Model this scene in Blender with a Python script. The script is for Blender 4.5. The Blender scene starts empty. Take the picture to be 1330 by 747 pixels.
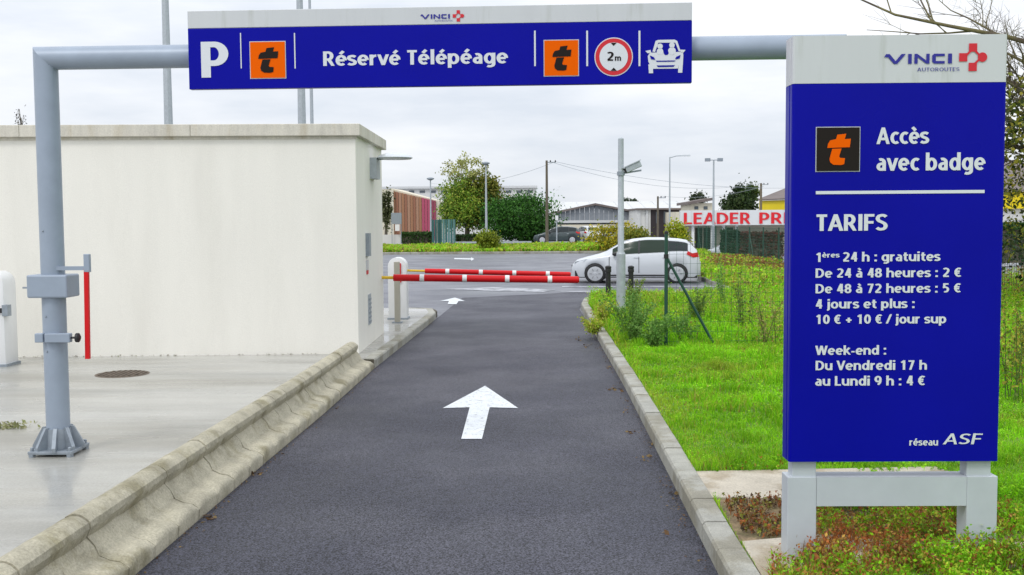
import bpy, bmesh, math, random
import numpy as np
from mathutils import Vector, Matrix, Euler
random.seed(7); RNG = np.random.default_rng(7)
S = bpy.context.scene
COL = S.collection
# ------------------------------------------------------------------ camera
FPX = 1350.0; HORIZON = 288.0; EYE = 1.9; ROLL = math.radians(-0.4)
cam_d = bpy.data.cameras.new('camera'); cam = bpy.data.objects.new('camera', cam_d); COL.objects.link(cam)
cam_d.sensor_width = 36; cam_d.lens = FPX/1330*36; cam_d.clip_start = .1; cam_d.clip_end = 4000
TILT = math.atan((373.5-HORIZON)/FPX)
CR = Matrix.Rotation(math.pi/2-TILT, 3, 'X') @ Matrix.Rotation(ROLL, 3, 'Z')
cam.location = (0, 0, EYE); cam.rotation_euler = CR.to_euler()
S.camera = cam
# ------------------------------------------------------------------ sky and sun (overcast)
SUN_EL, SUN_AZ = math.radians(52), math.radians(215)
W = bpy.data.worlds.new('World'); S.world = W; W.use_nodes = True
nt = W.node_tree; nt.nodes.clear()
def nn(t, **k):
    n = nt.nodes.new(t)
    for a, b in k.items(): setattr(n, a, b)
    return n
out = nn('ShaderNodeOutputWorld'); bg = nn('ShaderNodeBackground'); bg.inputs[1].default_value = .12
sky = nn('ShaderNodeTexSky', sky_type='NISHITA', sun_disc=False, sun_elevation=SUN_EL, sun_rotation=SUN_AZ)
tc = nn('ShaderNodeTexCoord'); sep = nn('ShaderNodeSeparateXYZ'); nt.links.new(tc.outputs['Generated'], sep.inputs[0])
mp = nn('ShaderNodeMapping'); mp.inputs['Scale'].default_value = (1.6, 1.6, 7.5); mp.inputs['Location'].default_value = (.35, 0, .4)
nt.links.new(tc.outputs['Generated'], mp.inputs[0])
no = nn('ShaderNodeTexNoise'); no.inputs['Scale'].default_value = 1.7; no.inputs['Detail'].default_value = 6; no.inputs['Roughness'].default_value = .55
nt.links.new(mp.outputs[0], no.inputs['Vector'])
ramp = nn('ShaderNodeValToRGB'); ramp.color_ramp.elements[0].position = .36; ramp.color_ramp.elements[1].position = .62
ramp.color_ramp.elements[0].color = (.70, .75, .83, 1); ramp.color_ramp.elements[1].color = (.95, .965, 1.0, 1)
nt.links.new(no.outputs[0], ramp.inputs[0])
grad = nn('ShaderNodeMapRange'); grad.inputs['From Min'].default_value = 0; grad.inputs['From Max'].default_value = 1
grad.inputs['To Min'].default_value = 8.5; grad.inputs['To Max'].default_value = 15.5
nt.links.new(sep.outputs[2], grad.inputs[0])
mul = nn('ShaderNodeVectorMath', operation='SCALE'); nt.links.new(ramp.outputs[0], mul.inputs[0]); nt.links.new(grad.outputs[0], mul.inputs['Scale'])
mix = nn('ShaderNodeMix', data_type='RGBA'); mix.inputs[0].default_value = .94
nt.links.new(sky.outputs[0], mix.inputs[6]); nt.links.new(mul.outputs[0], mix.inputs[7])
nt.links.new(mix.outputs[2], bg.inputs[0]); nt.links.new(bg.outputs[0], out.inputs[0])
sl = bpy.data.lights.new('sun', 'SUN'); sl.energy = 1.1; sl.angle = math.radians(14); sl.color = (1, .97, .93)
so = bpy.data.objects.new('sun', sl); COL.objects.link(so)
sd = Vector((math.sin(SUN_AZ)*math.cos(SUN_EL), math.cos(SUN_AZ)*math.cos(SUN_EL), math.sin(SUN_EL)))
so.rotation_euler = sd.to_track_quat('Z', 'Y').to_euler(); so.location = (-5, -5, 30)
S.view_settings.view_transform = 'Standard'; S.view_settings.look = 'None'
S.view_settings.exposure = 0.0; S.view_settings.gamma = 1
S.render.engine = 'CYCLES'
# ------------------------------------------------------------------ pixel -> place helpers (1330x747 photograph)
def ray(px, py): return CR @ Vector(((px-665)/FPX, -(py-373.5)/FPX, -1))
def D(px, py, d):                       # the point at distance d in front
    r = ray(px, py); return Vector((0, 0, EYE)) + r*(d/r.y)
def G(px, py, z=0.0):                   # the point on the level z
    r = ray(px, py); return Vector((0, 0, EYE)) + r*((z-EYE)/r.z)
# ------------------------------------------------------------------ materials
def M(name, col, rough=.6, metal=0, var=.0, vscale=3., spec=None, bump=0, bscale=40., col2=None, c2s=1., lo=.45, hi=.6, coat=0, rvar=0, grain=0, gscale=200., gw=.2, stretch=None):
    m = bpy.data.materials.new(name); m.use_nodes = True; t = m.node_tree; b = t.nodes['Principled BSDF']
    b.inputs['Base Color'].default_value = (*col, 1); b.inputs['Roughness'].default_value = rough; b.inputs['Metallic'].default_value = metal
    if spec is not None: b.inputs['Specular IOR Level'].default_value = spec
    if coat: b.inputs['Coat Weight'].default_value = coat; b.inputs['Coat Roughness'].default_value = .05
    g = t.nodes.new('ShaderNodeNewGeometry')
    cur = None
    def noise(sc, det=4, r=.6):
        n = t.nodes.new('ShaderNodeTexNoise'); n.inputs['Scale'].default_value = sc; n.inputs['Detail'].default_value = det; n.inputs['Roughness'].default_value = r
        
        if stretch and sc < 20:
            m_ = t.nodes.new('ShaderNodeMapping'); m_.inputs['Scale'].default_value = stretch; t.links.new(g.outputs['Position'], m_.inputs[0]); t.links.new(m_.outputs[0], n.inputs['Vector'])
        else: t.links.new(g.outputs['Position'], n.inputs['Vector'])
        return n
    def mixc(f, a, bb, mode='MIX'):
        x = t.nodes.new('ShaderNodeMix'); x.data_type = 'RGBA'; x.blend_type = mode
        if hasattr(f, 'is_linked'): t.links.new(f, x.inputs[0])
        else: x.inputs[0].default_value = f
        for i, v in ((6, a), (7, bb)):
            if hasattr(v, 'is_linked'): t.links.new(v, x.inputs[i])
            else: x.inputs[i].default_value = (*v, 1)
        return x.outputs[2]
    if col2 is not None:
        n = noise(c2s, 5); mr = t.nodes.new('ShaderNodeMapRange'); mr.interpolation_type = 'SMOOTHSTEP'
        mr.inputs[1].default_value = lo; mr.inputs[2].default_value = hi; t.links.new(n.outputs[0], mr.inputs[0])
        cur = mixc(mr.outputs[0], col, col2)
    if var:
        n = noise(vscale, 6); mr = t.nodes.new('ShaderNodeMapRange'); mr.inputs[1].default_value = .3; mr.inputs[2].default_value = .7
        mr.inputs[3].default_value = 1-var; mr.inputs[4].default_value = 1+var; t.links.new(n.outputs[0], mr.inputs[0])
        cb = t.nodes.new('ShaderNodeCombineColor')
        for i in range(3): t.links.new(mr.outputs[0], cb.inputs[i])
        cur = mixc(1., cur if cur is not None else col, cb.outputs[0], 'MULTIPLY')
    if grain:
        n = noise(gscale, 2, .7); mr = t.nodes.new('ShaderNodeMapRange'); mr.inputs[1].default_value = .5-gw; mr.inputs[2].default_value = .5+gw
        mr.inputs[3].default_value = 1-grain; mr.inputs[4].default_value = 1+grain; t.links.new(n.outputs[0], mr.inputs[0])
        cb = t.nodes.new('ShaderNodeCombineColor')
        for i in range(3): t.links.new(mr.outputs[0], cb.inputs[i])
        cur = mixc(1., cur if cur is not None else col, cb.outputs[0], 'MULTIPLY')
    if cur is not None: t.links.new(cur, b.inputs['Base Color'])
    if rvar:
        n = noise(.7, 4); mr = t.nodes.new('ShaderNodeMapRange'); mr.inputs[1].default_value = .38; mr.inputs[2].default_value = .62
        mr.inputs[3].default_value = max(.08, rough-rvar); mr.inputs[4].default_value = rough+rvar*.5; t.links.new(n.outputs[0], mr.inputs[0]); t.links.new(mr.outputs[0], b.inputs['Roughness'])
    if bump:
        n = noise(bscale, 3); bp = t.nodes.new('ShaderNodeBump'); bp.inputs['Strength'].default_value = bump; bp.inputs['Distance'].default_value = .01
        t.links.new(n.outputs[0], bp.inputs['Height']); t.links.new(bp.outputs[0], b.inputs['Normal'])
    return m
def Mcol(name, rough=.6, trans=.25):     # leaves: random tint held in the mesh
    m = bpy.data.materials.new(name); m.use_nodes = True; t = m.node_tree; b = t.nodes['Principled BSDF']
    a = t.nodes.new('ShaderNodeAttribute'); a.attribute_name = 'tint'; t.links.new(a.outputs['Color'], b.inputs['Base Color'])
    b.inputs['Roughness'].default_value = rough; b.inputs['Specular IOR Level'].default_value = .25
    tr = t.nodes.new('ShaderNodeBsdfTranslucent'); t.links.new(a.outputs['Color'], tr.inputs[0])
    mx = t.nodes.new('ShaderNodeMixShader'); mx.inputs[0].default_value = trans
    o = t.nodes['Material Output']; t.links.new(b.outputs[0], mx.inputs[1]); t.links.new(tr.outputs[0], mx.inputs[2]); t.links.new(mx.outputs[0], o.inputs[0])
    return m
m_asph = M('asphalt', (.045, .046, .063), .55, spec=.3, var=.16, vscale=.45, grain=.9, gscale=95, gw=.11, bump=1., bscale=110, rvar=.08, col2=(.066, .066, .085), c2s=.3)
m_lot = M('lot_asphalt', (.11, .112, .135), .42, spec=.35, var=.12, vscale=.4, grain=.4, gscale=40, bump=.3, bscale=60, rvar=.1, col2=(.15, .155, .18), c2s=.22)
m_street = M('street_asphalt', (.24, .25, .27), .5, var=.1, vscale=.3, grain=.2, gscale=30)
m_ground = M('earth', (.10, .13, .05), .9, var=.3, vscale=.5, col2=(.16, .13, .08), c2s=.3)
m_paint = M('road_paint', (.66, .69, .71), .55, var=.10, vscale=7, grain=.22, gscale=110, gw=.14, col2=(.34, .345, .36), c2s=22, lo=.56, hi=.66)
m_worn = M('worn_paint', (.42, .43, .46), .6, var=.25, vscale=6, col2=(.22, .23, .25), c2s=2.5)
m_plaza = M('wet_concrete', (.39, .385, .355), .30, var=.14, vscale=1.6, grain=.12, gscale=60, rvar=.2, col2=(.29, .28, .245), c2s=.5, lo=.40, hi=.66, bump=.05, bscale=35, stretch=(.35, 1.6, 1))
m_trief = M('weathered_kerb', (.41, .38, .285), .8, var=.22, vscale=4, grain=.22, gscale=70, bump=.3, bscale=90, col2=(.25, .225, .14), c2s=3.2, lo=.48, hi=.70)
m_kerb = M('kerb_concrete', (.36, .355, .31), .8, var=.16, vscale=6, grain=.2, gscale=110, bump=.4, bscale=80, col2=(.27, .255, .20), c2s=2.2)
m_joint = M('joint_dirt', (.10, .09, .065), .95, var=.3, vscale=12)
m_slab = M('slab_concrete', (.50, .45, .36), .75, var=.14, vscale=4, grain=.16, gscale=80, bump=.3, bscale=60, col2=(.37, .31, .22), c2s=2.4)
m_soil = M('soil', (.22, .16, .09), .95, var=.4, vscale=9, grain=.3, gscale=60, col2=(.13, .12, .05), c2s=3)
m_turf = M('turf', (.13, .25, .02), .9, var=.35, vscale=5, grain=.4, gscale=40)
m_wall = M('render_coat', (.83, .81, .74), .85, var=.025, vscale=1.6, grain=.04, gscale=90, bump=.2, bscale=60, col2=(.785, .765, .695), c2s=1.3, lo=.45, hi=.75, stretch=(1.6, 1.6, .25))
m_cop = M('coping_concrete', (.62, .59, .51), .8, var=.15, vscale=6, grain=.1, gscale=60, col2=(.40, .35, .25), c2s=3, lo=.52, hi=.74, stretch=(1.5, 1.5, .2))
m_blue = M('blue_enamel', (.002, .003, .31), .35, spec=.10, var=.07, vscale=1.3, rvar=.1)
m_white = M('sign_white', (.58, .60, .61), .4, var=.03, vscale=3, col2=(.47, .49, .47), c2s=6, lo=.52, hi=.75, stretch=(2, 2, .2))
m_text = M('sign_lettering', (.68, .71, .74), .45)
m_orange = M('sign_orange', (.84, .12, .0), .5, spec=.05)
m_black = M('sign_black', (.018, .014, .012), .5, spec=.1)
m_red = M('sign_red', (.62, .008, .02), .4)
m_inkblue = M('ink_blue', (.012, .012, .27), .4)
m_grey = M('post_grey', (.30, .355, .43), .42, var=.06, vscale=5, metal=.1)
m_galv = M('galvanised', (.30, .34, .38), .5, metal=.35, var=.15, vscale=14)
m_galvl = M('pale_galvanised', (.42, .46, .49), .5, metal=.2, var=.1, vscale=14)
m_legs = M('totem_grey', (.50, .54, .575), .45, var=.05, vscale=5)
m_redp = M('red_paint', (.62, .008, .012), .4, spec=.25)
m_yel = M('yellow_paint', (.78, .50, .01), .4)
m_wpl = M('white_plastic', (.78, .79, .79), .4, var=.03, vscale=4)
m_beige = M('beige_metal', (.42, .40, .33), .5, var=.06, vscale=6)
m_dark = M('dark_rubber', (.016, .016, .018), .55)
m_grn = M('green_coated_steel', (.012, .065, .042), .45)
m_glass = M('dark_glass', (.02, .028, .03), .12, spec=.3)
m_gglass = M('green_tinted_glass', (.018, .035, .022), .10, spec=.3)
m_carw = M('white_car_paint', (.60, .63, .67), .32, coat=.35)
m_card = M('dark_green_car_paint', (.035, .055, .058), .25, coat=.6)
m_rim = M('wheel_silver', (.55, .57, .60), .35, metal=.3)
m_tl = M('tail_lamp_red', (.65, .01, .015), .2)
m_lamp = M('lamp_glass', (.62, .66, .70), .12)
m_bark = M('bark', (.13, .11, .08), .9, var=.3, vscale=15)
m_barkl = M('mossy_bark', (.16, .14, .06), .9, var=.3, vscale=8, col2=(.10, .075, .06), c2s=2)
m_leaf = Mcol('leaf'); m_blade = Mcol('grass_blade', .55, .35)
m_wood = M('grey_boards', (.22, .24, .265), .8, var=.15, vscale=2)
m_roof = M('brown_roof', (.17, .14, .13), .8, var=.15, vscale=1)
m_roofl = M('pale_roof', (.60, .61, .61), .6, var=.06, vscale=.3)
m_cream = M('cream_wall', (.68, .63, .50), .8, var=.05, vscale=.5)
m_paleb = M('pale_building', (.66, .66, .64), .7, var=.05, vscale=.3)
m_win = M('far_window', (.10, .12, .14), .2)
m_dkopen = M('dark_brown_cladding', (.035, .025, .03), .6, var=.3, vscale=.8)
m_yw = M('yellow_cladding', (.85, .66, .0), .5, var=.05, vscale=.5)
m_store = M('store_fascia', (.72, .74, .75), .5)
m_stxt = M('store_red', (.75, .01, .02), .45)
m_gpan = [M('green_panel', (.035, .13, .12), .5), M('pale_green_panel', (.10, .22, .21), .5)]
m_slat = [M('slat_ochre', (.34, .165, .085), .65), M('slat_rust', (.29, .125, .07), .65), M('slat_sand', (.38, .21, .13), .65), M('slat_pink', (.42, .07, .13), .65), M('slat_plum', (.28, .05, .09), .65)]
# ------------------------------------------------------------------ mesh helpers
def rootloc(p):
    v = Vector((0, 0, 0))
    while p is not None: v += p.location; p = p.parent
    return v
class MB:
    def __init__(s): s.v = []; s.f = []
    def add(s, vs, fs):
        k = len(s.v); s.v += [tuple(v) for v in vs]; s.f += [tuple(i+k for i in f) for f in fs]; return s
    def box(s, a, b, R=None, o=None):
        x0, y0, z0 = a; x1, y1, z1 = b
        vs = [Vector(p) for p in ((x0, y0, z0), (x1, y0, z0), (x1, y1, z0), (x0, y1, z0), (x0, y0, z1), (x1, y0, z1), (x1, y1, z1), (x0, y1, z1))]
        if R is not None: vs = [R@v for v in vs]
        if o is not None: vs = [v+Vector(o) for v in vs]
        return s.add(vs, [(0, 3, 2, 1), (4, 5, 6, 7), (0, 1, 5, 4), (1, 2, 6, 5), (2, 3, 7, 6), (3, 0, 4, 7)])
    def bar(s, p, q, w, h=None, up=Vector((0, 0, 1))):
        p, q = Vector(p), Vector(q); h = h or w; d = (q-p).normalized()
        if abs(d.dot(up)) > .98: up = Vector((0, 1, 0))
        a = d.cross(up).normalized(); b = a.cross(d)
        vs = []
        for e in (p, q):
            for i, j in ((-1, -1), (1, -1), (1, 1), (-1, 1)): vs.append(e+a*i*w/2+b*j*h/2)
        return s.add(vs, [(0, 1, 2, 3), (7, 6, 5, 4), (0, 4, 5, 1), (1, 5, 6, 2), (2, 6, 7, 3), (3, 7, 4, 0)])
    def tube(s, pts, rs, n=8, cap=True):
        pts = [Vector(p) for p in pts]
        if not hasattr(rs, '__len__'): rs = [rs]*len(pts)
        k = len(s.v); N = len(pts); prev = None
        for i, p in enumerate(pts):
            d = (pts[min(i+1, N-1)]-pts[max(i-1, 0)]).normalized()
            if prev is None:
                u = Vector((0, 0, 1)) if abs(d.z) < .9 else Vector((0, 1, 0)); a = d.cross(u).normalized()
            else: a = (prev-d*prev.dot(d)).normalized()
            prev = a; b = d.cross(a)
            for j in range(n):
                t = 2*math.pi*j/n; s.v.append(tuple(p+(a*math.cos(t)+b*math.sin(t))*rs[i]))
        for i in range(N-1):
            for j in range(n):
                s.f.append((k+i*n+j, k+i*n+(j+1) % n, k+(i+1)*n+(j+1) % n, k+(i+1)*n+j))
        if cap: s.f.append(tuple(k+j for j in range(n))[::-1]); s.f.append(tuple(k+(N-1)*n+j for j in range(n)))
        return s
    def lathe(s, c, prof, n=20):        # prof: (r, z) about vertical axis at c
        c = Vector(c); k = len(s.v)
        for r, z in prof:
            for j in range(n):
                t = 2*math.pi*j/n; s.v.append((c.x+r*math.cos(t), c.y+r*math.sin(t), c.z+z))
        for i in range(len(prof)-1):
            for j in range(n): s.f.append((k+i*n+j, k+i*n+(j+1) % n, k+(i+1)*n+(j+1) % n, k+(i+1)*n+j))
        s.f.append(tuple(k+j for j in range(n))[::-1]); s.f.append(tuple(k+(len(prof)-1)*n+j for j in range(n)))
        return s
    def sphere(s, c, r, n=10, sc=(1, 1, 1)):
        m = max(4, n//2)
        pr = [(math.sin(math.pi*(i+.02)/(m+.04))*r, -math.cos(math.pi*(i+.02)/(m+.04))*r*sc[2]) for i in range(m+1)]
        return s.lathe(c, pr, n)
    def build(s, name, mat, parent=None, smooth=False, local=False, bev=0):
        me = bpy.data.meshes.new(name); off = Vector((0, 0, 0)) if local or parent is None else rootloc(parent)
        me.from_pydata([tuple(Vector(v)-off) for v in s.v], [], s.f); me.validate(); me.update()
        if smooth == 'auto' or bev:
            bm = bmesh.new(); bm.from_mesh(me)
            if bev:
                bmesh.ops.remove_doubles(bm, verts=bm.verts, dist=1e-5)
                eds = [e for e in bm.edges if len(e.link_faces) == 2 and e.calc_face_angle(0) > .6]
                bmesh.ops.bevel(bm, geom=eds, offset=bev, segments=2, profile=.5, affect='EDGES')
            bm.to_mesh(me); bm.free()
        if smooth:
            me.polygons.foreach_set('use_smooth', [True]*len(me.polygons))
            if smooth == 'auto' : me.set_sharp_from_angle(angle=.6)
        me.materials.append(mat)
        o = bpy.data.objects.new(name, me); COL.objects.link(o)
        if parent is not None: o.parent = parent
        return o
def tag(o, label=None, cat=None, group=None, kind=None):
    if label: o['label'] = label
    if cat: o['category'] = cat
    if group: o['group'] = group
    if kind: o['kind'] = kind
    return o
def empty(name, loc, label=None, cat=None, group=None, kind=None, rz=0):
    o = bpy.data.objects.new(name, None); COL.objects.link(o); o.location = loc; o.rotation_euler[2] = rz; o.empty_display_size = .2
    return tag(o, label, cat, group, kind)
def copy_tree(o, parent=None):
    c = o.copy(); COL.objects.link(c); c.parent = parent
    for ch in [x for x in kids.get(o.name, [])]: copy_tree(ch, c)
    return c
kids = {}
def index_kids():
    kids.clear()
    for o in S.objects:
        if o.parent: kids.setdefault(o.parent.name, []).append(o)
def sheet(name, pts, z, mat, **k):
    me = bpy.data.meshes.new(name); bm = bmesh.new()
    vs = [bm.verts.new((p[0], p[1], z)) for p in pts]; f = bm.faces.new(vs); f.normal_update(); bmesh.ops.triangulate(bm, faces=[f])
    bmesh.ops.recalc_face_normals(bm, faces=bm.faces)
    for f in bm.faces:
        if f.normal.z < 0: f.normal_flip()
    bm.to_mesh(me); bm.free(); me.materials.append(mat)
    o = bpy.data.objects.new(name, me); COL.objects.link(o); tag(o, **k); return o
# ------------------------------------------------------------------ leaf / blade clouds (numpy)
def cloud(name, V, F3, C, mat, parent=None, off=None):
    """V (n,3), F (m,k) equal sized faces, C (n,3) tint per vertex"""
    me = bpy.data.meshes.new(name); n = len(V); m, k = F3.shape
    if parent is not None: V = V-np.array(rootloc(parent))
    me.vertices.add(n); me.vertices.foreach_set('co', V.astype(np.float32).ravel())
    me.loops.add(m*k); me.loops.foreach_set('vertex_index', F3.astype(np.int32).ravel())
    me.polygons.add(m); me.polygons.foreach_set('loop_start', np.arange(0, m*k, k, dtype=np.int32))
    me.update(calc_edges=True)
    a = me.color_attributes.new('tint', 'FLOAT_COLOR', 'POINT')
    a.data.foreach_set('color', np.concatenate([C, np.ones((n, 1))], 1).astype(np.float32).ravel())
    me.materials.append(mat); o = bpy.data.objects.new(name, me); COL.objects.link(o)
    if parent is not None: o.parent = parent
    return o
def blades_geo(P, h, w, C, lean=.35):
    n = len(P); az = RNG.uniform(0, 2*np.pi, n); la = RNG.uniform(0, 2*np.pi, n); ln = RNG.uniform(.1, 1, n)*lean
    side = np.stack([np.cos(az), np.sin(az), 0*az], 1)*(w/2)[:, None]
    ld = np.stack([np.cos(la), np.sin(la), 0*la], 1)*(ln*h)[:, None]
    up = np.zeros((n, 3)); up[:, 2] = h
    V = np.stack([P-side, P+side, P+up*.55+ld*.35+side*.7, P+up*.55+ld*.35-side*.7, P+up*np.sqrt(1-np.minimum(ln, .9)**2*.5)[:, None]+ld], 1)
    i = np.arange(n)[:, None]*5
    F = np.concatenate([i+np.array([[0, 1, 2]]), i+np.array([[0, 2, 3]]), i+np.array([[3, 2, 4]])], 0)
    return V.reshape(-1, 3), F, np.repeat(C, 5, 0)
def leaves_geo(P, s, C, flat=0.):
    n = len(P)
    a = RNG.normal(size=(n, 3)); a /= np.linalg.norm(a, axis=1)[:, None]
    b = RNG.normal(size=(n, 3)); b[:, 2] *= (1-flat); a[:, 2] *= (1-flat)
    a /= np.linalg.norm(a, axis=1)[:, None]
    b -= a*(a*b).sum(1)[:, None]; b /= np.linalg.norm(b, axis=1)[:, None]
    s = s[:, None]
    V = np.stack([P-a*s*.6, P+b*s*.32, P+a*s*.6, P-b*s*.32], 1)
    i = np.arange(n)[:, None]*4
    F = np.concatenate([i+np.array([[0, 1, 2]]), i+np.array([[0, 2, 3]])], 0)
    return V.reshape(-1, 3), F, np.repeat(C, 4, 0)
def join_geo(L):
    Vs, Fs, Cs = [], [], []; k = 0
    for V, F, C in L: Vs.append(V); Fs.append(F+k); Cs.append(C); k += len(V)
    return np.concatenate(Vs), np.concatenate(Fs), np.concatenate(Cs)
def palette(n, cols, wts=None, jit=.18):
    c = np.array(cols)[RNG.choice(len(cols), n, p=wts)]
    return np.clip(c*RNG.uniform(1-jit, 1+jit, (n, 1)), 0, 1)
def vnoise(x, y, s, seed=0):          # cheap smooth value noise for patches
    r = np.random.default_rng(seed); T = r.random((64, 64)); u = x*s+100; v = y*s+100
    i = np.floor(u).astype(int); j = np.floor(v).astype(int); fu = u-i; fv = v-j
    fu = fu*fu*(3-2*fu); fv = fv*fv*(3-2*fv); i %= 63; j %= 63
    return (T[i, j]*(1-fu)+T[i+1, j]*fu)*(1-fv)+(T[i, j+1]*(1-fu)+T[i+1, j+1]*fu)*fv
def in_poly(x, y, poly):
    c = np.zeros(len(x), bool); n = len(poly)
    for i in range(n):
        x0, y0 = poly[i]; x1, y1 = poly[(i+1) % n]
        t = ((y0 > y) != (y1 > y)) & (x < (x1-x0)*(y-y0)/((y1-y0) or 1e-9)+x0); c ^= t
    return c
# ================================================================== GROUND
def sm(t): t = max(0., min(1., t)); return t*t*(3-2*t)
def gz(x, y): return -1.36*sm((y-32)/60)*sm((x-10.8)/4.5)-.02
b = MB(); xs = [-900, -300, -100, -40, -15, 0, 6, 9, 10.8]+[10.8+i*.75 for i in range(1, 7)]+[20, 40, 100, 300, 900]
ys = [-60, -10, 0, 20, 32]+[32+i*6 for i in range(1, 11)]+[120, 200, 400, 900, 2500]
for y in ys:
    for x in xs: b.v.append((x, y, gz(x, y)))
nx = len(xs)
for j in range(len(ys)-1):
    for i in range(nx-1): b.f.append((j*nx+i, j*nx+i+1, (j+1)*nx+i+1, (j+1)*nx+i))
tag(b.build('ground', m_street), kind='structure')
# asphalt: lane and car park as one sheet
sheet('car_park', [(-60, -4), (10.3, -4), (10.3, 61.5), (-60, 61.5)], 0.0, m_lot, kind='structure')
LK = [(-2.13, 2.4), (-2.05, 5.6), (-1.965, 8.2), (-1.88, 10.3), (-1.80, 13.5)]              # toe of the high kerb
LK2 = [(-1.80, 13.5), (-1.66, 16.5), (-1.53, 19.5), (-1.50, 20.9), (-1.62, 21.45), (-1.95, 21.75), (-2.5, 21.8)]
RK = [(1.04, 3.0), (1.10, 5.6), (1.16, 7.6), (1.28, 11.8), (1.34, 15.1), (1.40, 18.0), (1.50, 22.5), (1.66, 24.0), (2.05, 25.0), (2.9, 25.4)]
sheet('lane_asphalt', [(-2.2, -3), (-2.13, 2.4)]+LK[1:]+[(-1.66, 16.5), (-1.53, 19.5), (-1.25, 26.0), (2.4, 28.2), (1.75, 24.6), (1.45, 22.4), (1.40, 18), (1.34, 15.1), (1.28, 11.8), (1.16, 7.6), (1.10, 5.6), (1.0, -3)], .004, m_asph, kind='structure')
# pavement of the toll building
def offs(path, w):     # offset a path to its left (-x for a path going +y)
    r = []
    for i, p in enumerate(path):
        a = Vector(path[max(i-1, 0)]); c = Vector(path[min(i+1, len(path)-1)]); d = (c-a).normalized()
        r.append((p[0]-d.y*w, p[1]+d.x*w))
    return r
PAVZ = .12
pv = offs(LK, .34)[:-1]+[(-2.14, 13.49), (LK2[0][0]-.13, 13.49)]+offs(LK2, .14)[1:]
sheet('pavement', [(-45, -3), (-2.6, -3)]+pv+[(-45, 21.8)], PAVZ, m_plaza, kind='structure')
# ------------------------------------------------------------------ stones laid along a path
def resample(path, step):
    P = [Vector(p) for p in path]; res = [P[0]]; acc = 0
    L = [0]
    for i in range(1, len(P)): L.append(L[-1]+(P[i]-P[i-1]).length)
    n = int(L[-1]/step); out = []
    for k in range(n+1):
        s = k*step; i = max(j for j in range(len(L)) if L[j] <= s+1e-9); i = min(i, len(P)-2)
        out.append(P[i].lerp(P[i+1], (s-L[i])/(L[i+1]-L[i])))
    return out
PROF = [(0.006, -.03), (0, .07), (.006, .095), (.028, .116), (.085, .126), (.140, .150), (.182, .192), (.212, .240), (.204, .262), (.190, .292), (.196, .325), (.224, .350), (.252, .364), (.29, .366), (.33, .350), (.352, .31), (.354, .05)]
def trief_mesh(L, seed):
    r = random.Random(seed); b = MB(); NT = 9; n = len(PROF); sc = r.uniform(.7, 1.3)
    for i in range(NT+1):
        t = i/NT; e = abs(2*t-1)**2.2; edge = 1 if i in (0, NT) else 0
        for j, (u, z) in enumerate(PROF):
            if 2 <= j <= 5: u += .020*e*sc*(.5 if j < 3 else 1); z -= .012*e
            if 4 < j < 8: u += .014*(1-e)*sc; z -= .012*(1-e)
            if 7 <= j <= 14: u += .006*e+.004*edge; z -= .003*e*(1 if j > 9 else 0)+.004*edge
            u += r.uniform(-.0009, .0009); z += r.uniform(-.0009, .0009)
            b.v.append((-u, .003+t*(L-.006), z))
    for i in range(NT):
        for j in range(n-1): b.f.append((i*n+j, i*n+j+1, (i+1)*n+j+1, (i+1)*n+j))
    b.f.append(tuple(range(n))[::-1]); b.f.append(tuple(NT*n+j for j in range(n)))
    return b
kerbL = empty('kerb', (LK[0][0], LK[0][1], 0), kind='structure')
pts = resample(LK, .38); var = []
for k in range(4):
    o = trief_mesh(.38, 40+k).build('kerb_stone', m_trief, kerbL, smooth='auto', local=True); var.append(o)
for i in range(len(pts)-1):
    o = var[i] if i < 4 else var[i % 4].copy()
    if i >= 4: COL.objects.link(o)
    o.parent = kerbL; o.location = Vector((pts[i].x, pts[i].y, 0))-kerbL.location
    d = pts[i+1]-pts[i]; o.rotation_euler = (random.uniform(-.004, .004), random.uniform(-.012, .012), math.atan2(-d.x, d.y))
bk = MB()                                                      # dirty bedding seen in the joints
for i in range(len(LK)-1):
    a, c = Vector(LK[i]), Vector(LK[i+1]); 
    pr = [(.10+u*.68, z-.045) for u, z in PROF]
    ring = [[Vector((p.x-u, p.y, z)) for u, z in pr] for p in (a, c)]
    n = len(pr); bk.add(ring[0]+ring[1], [(j, j+1, n+j+1, n+j) for j in range(n-1)])
bk.build('mortar_bed', m_joint, kerbL)
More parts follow.
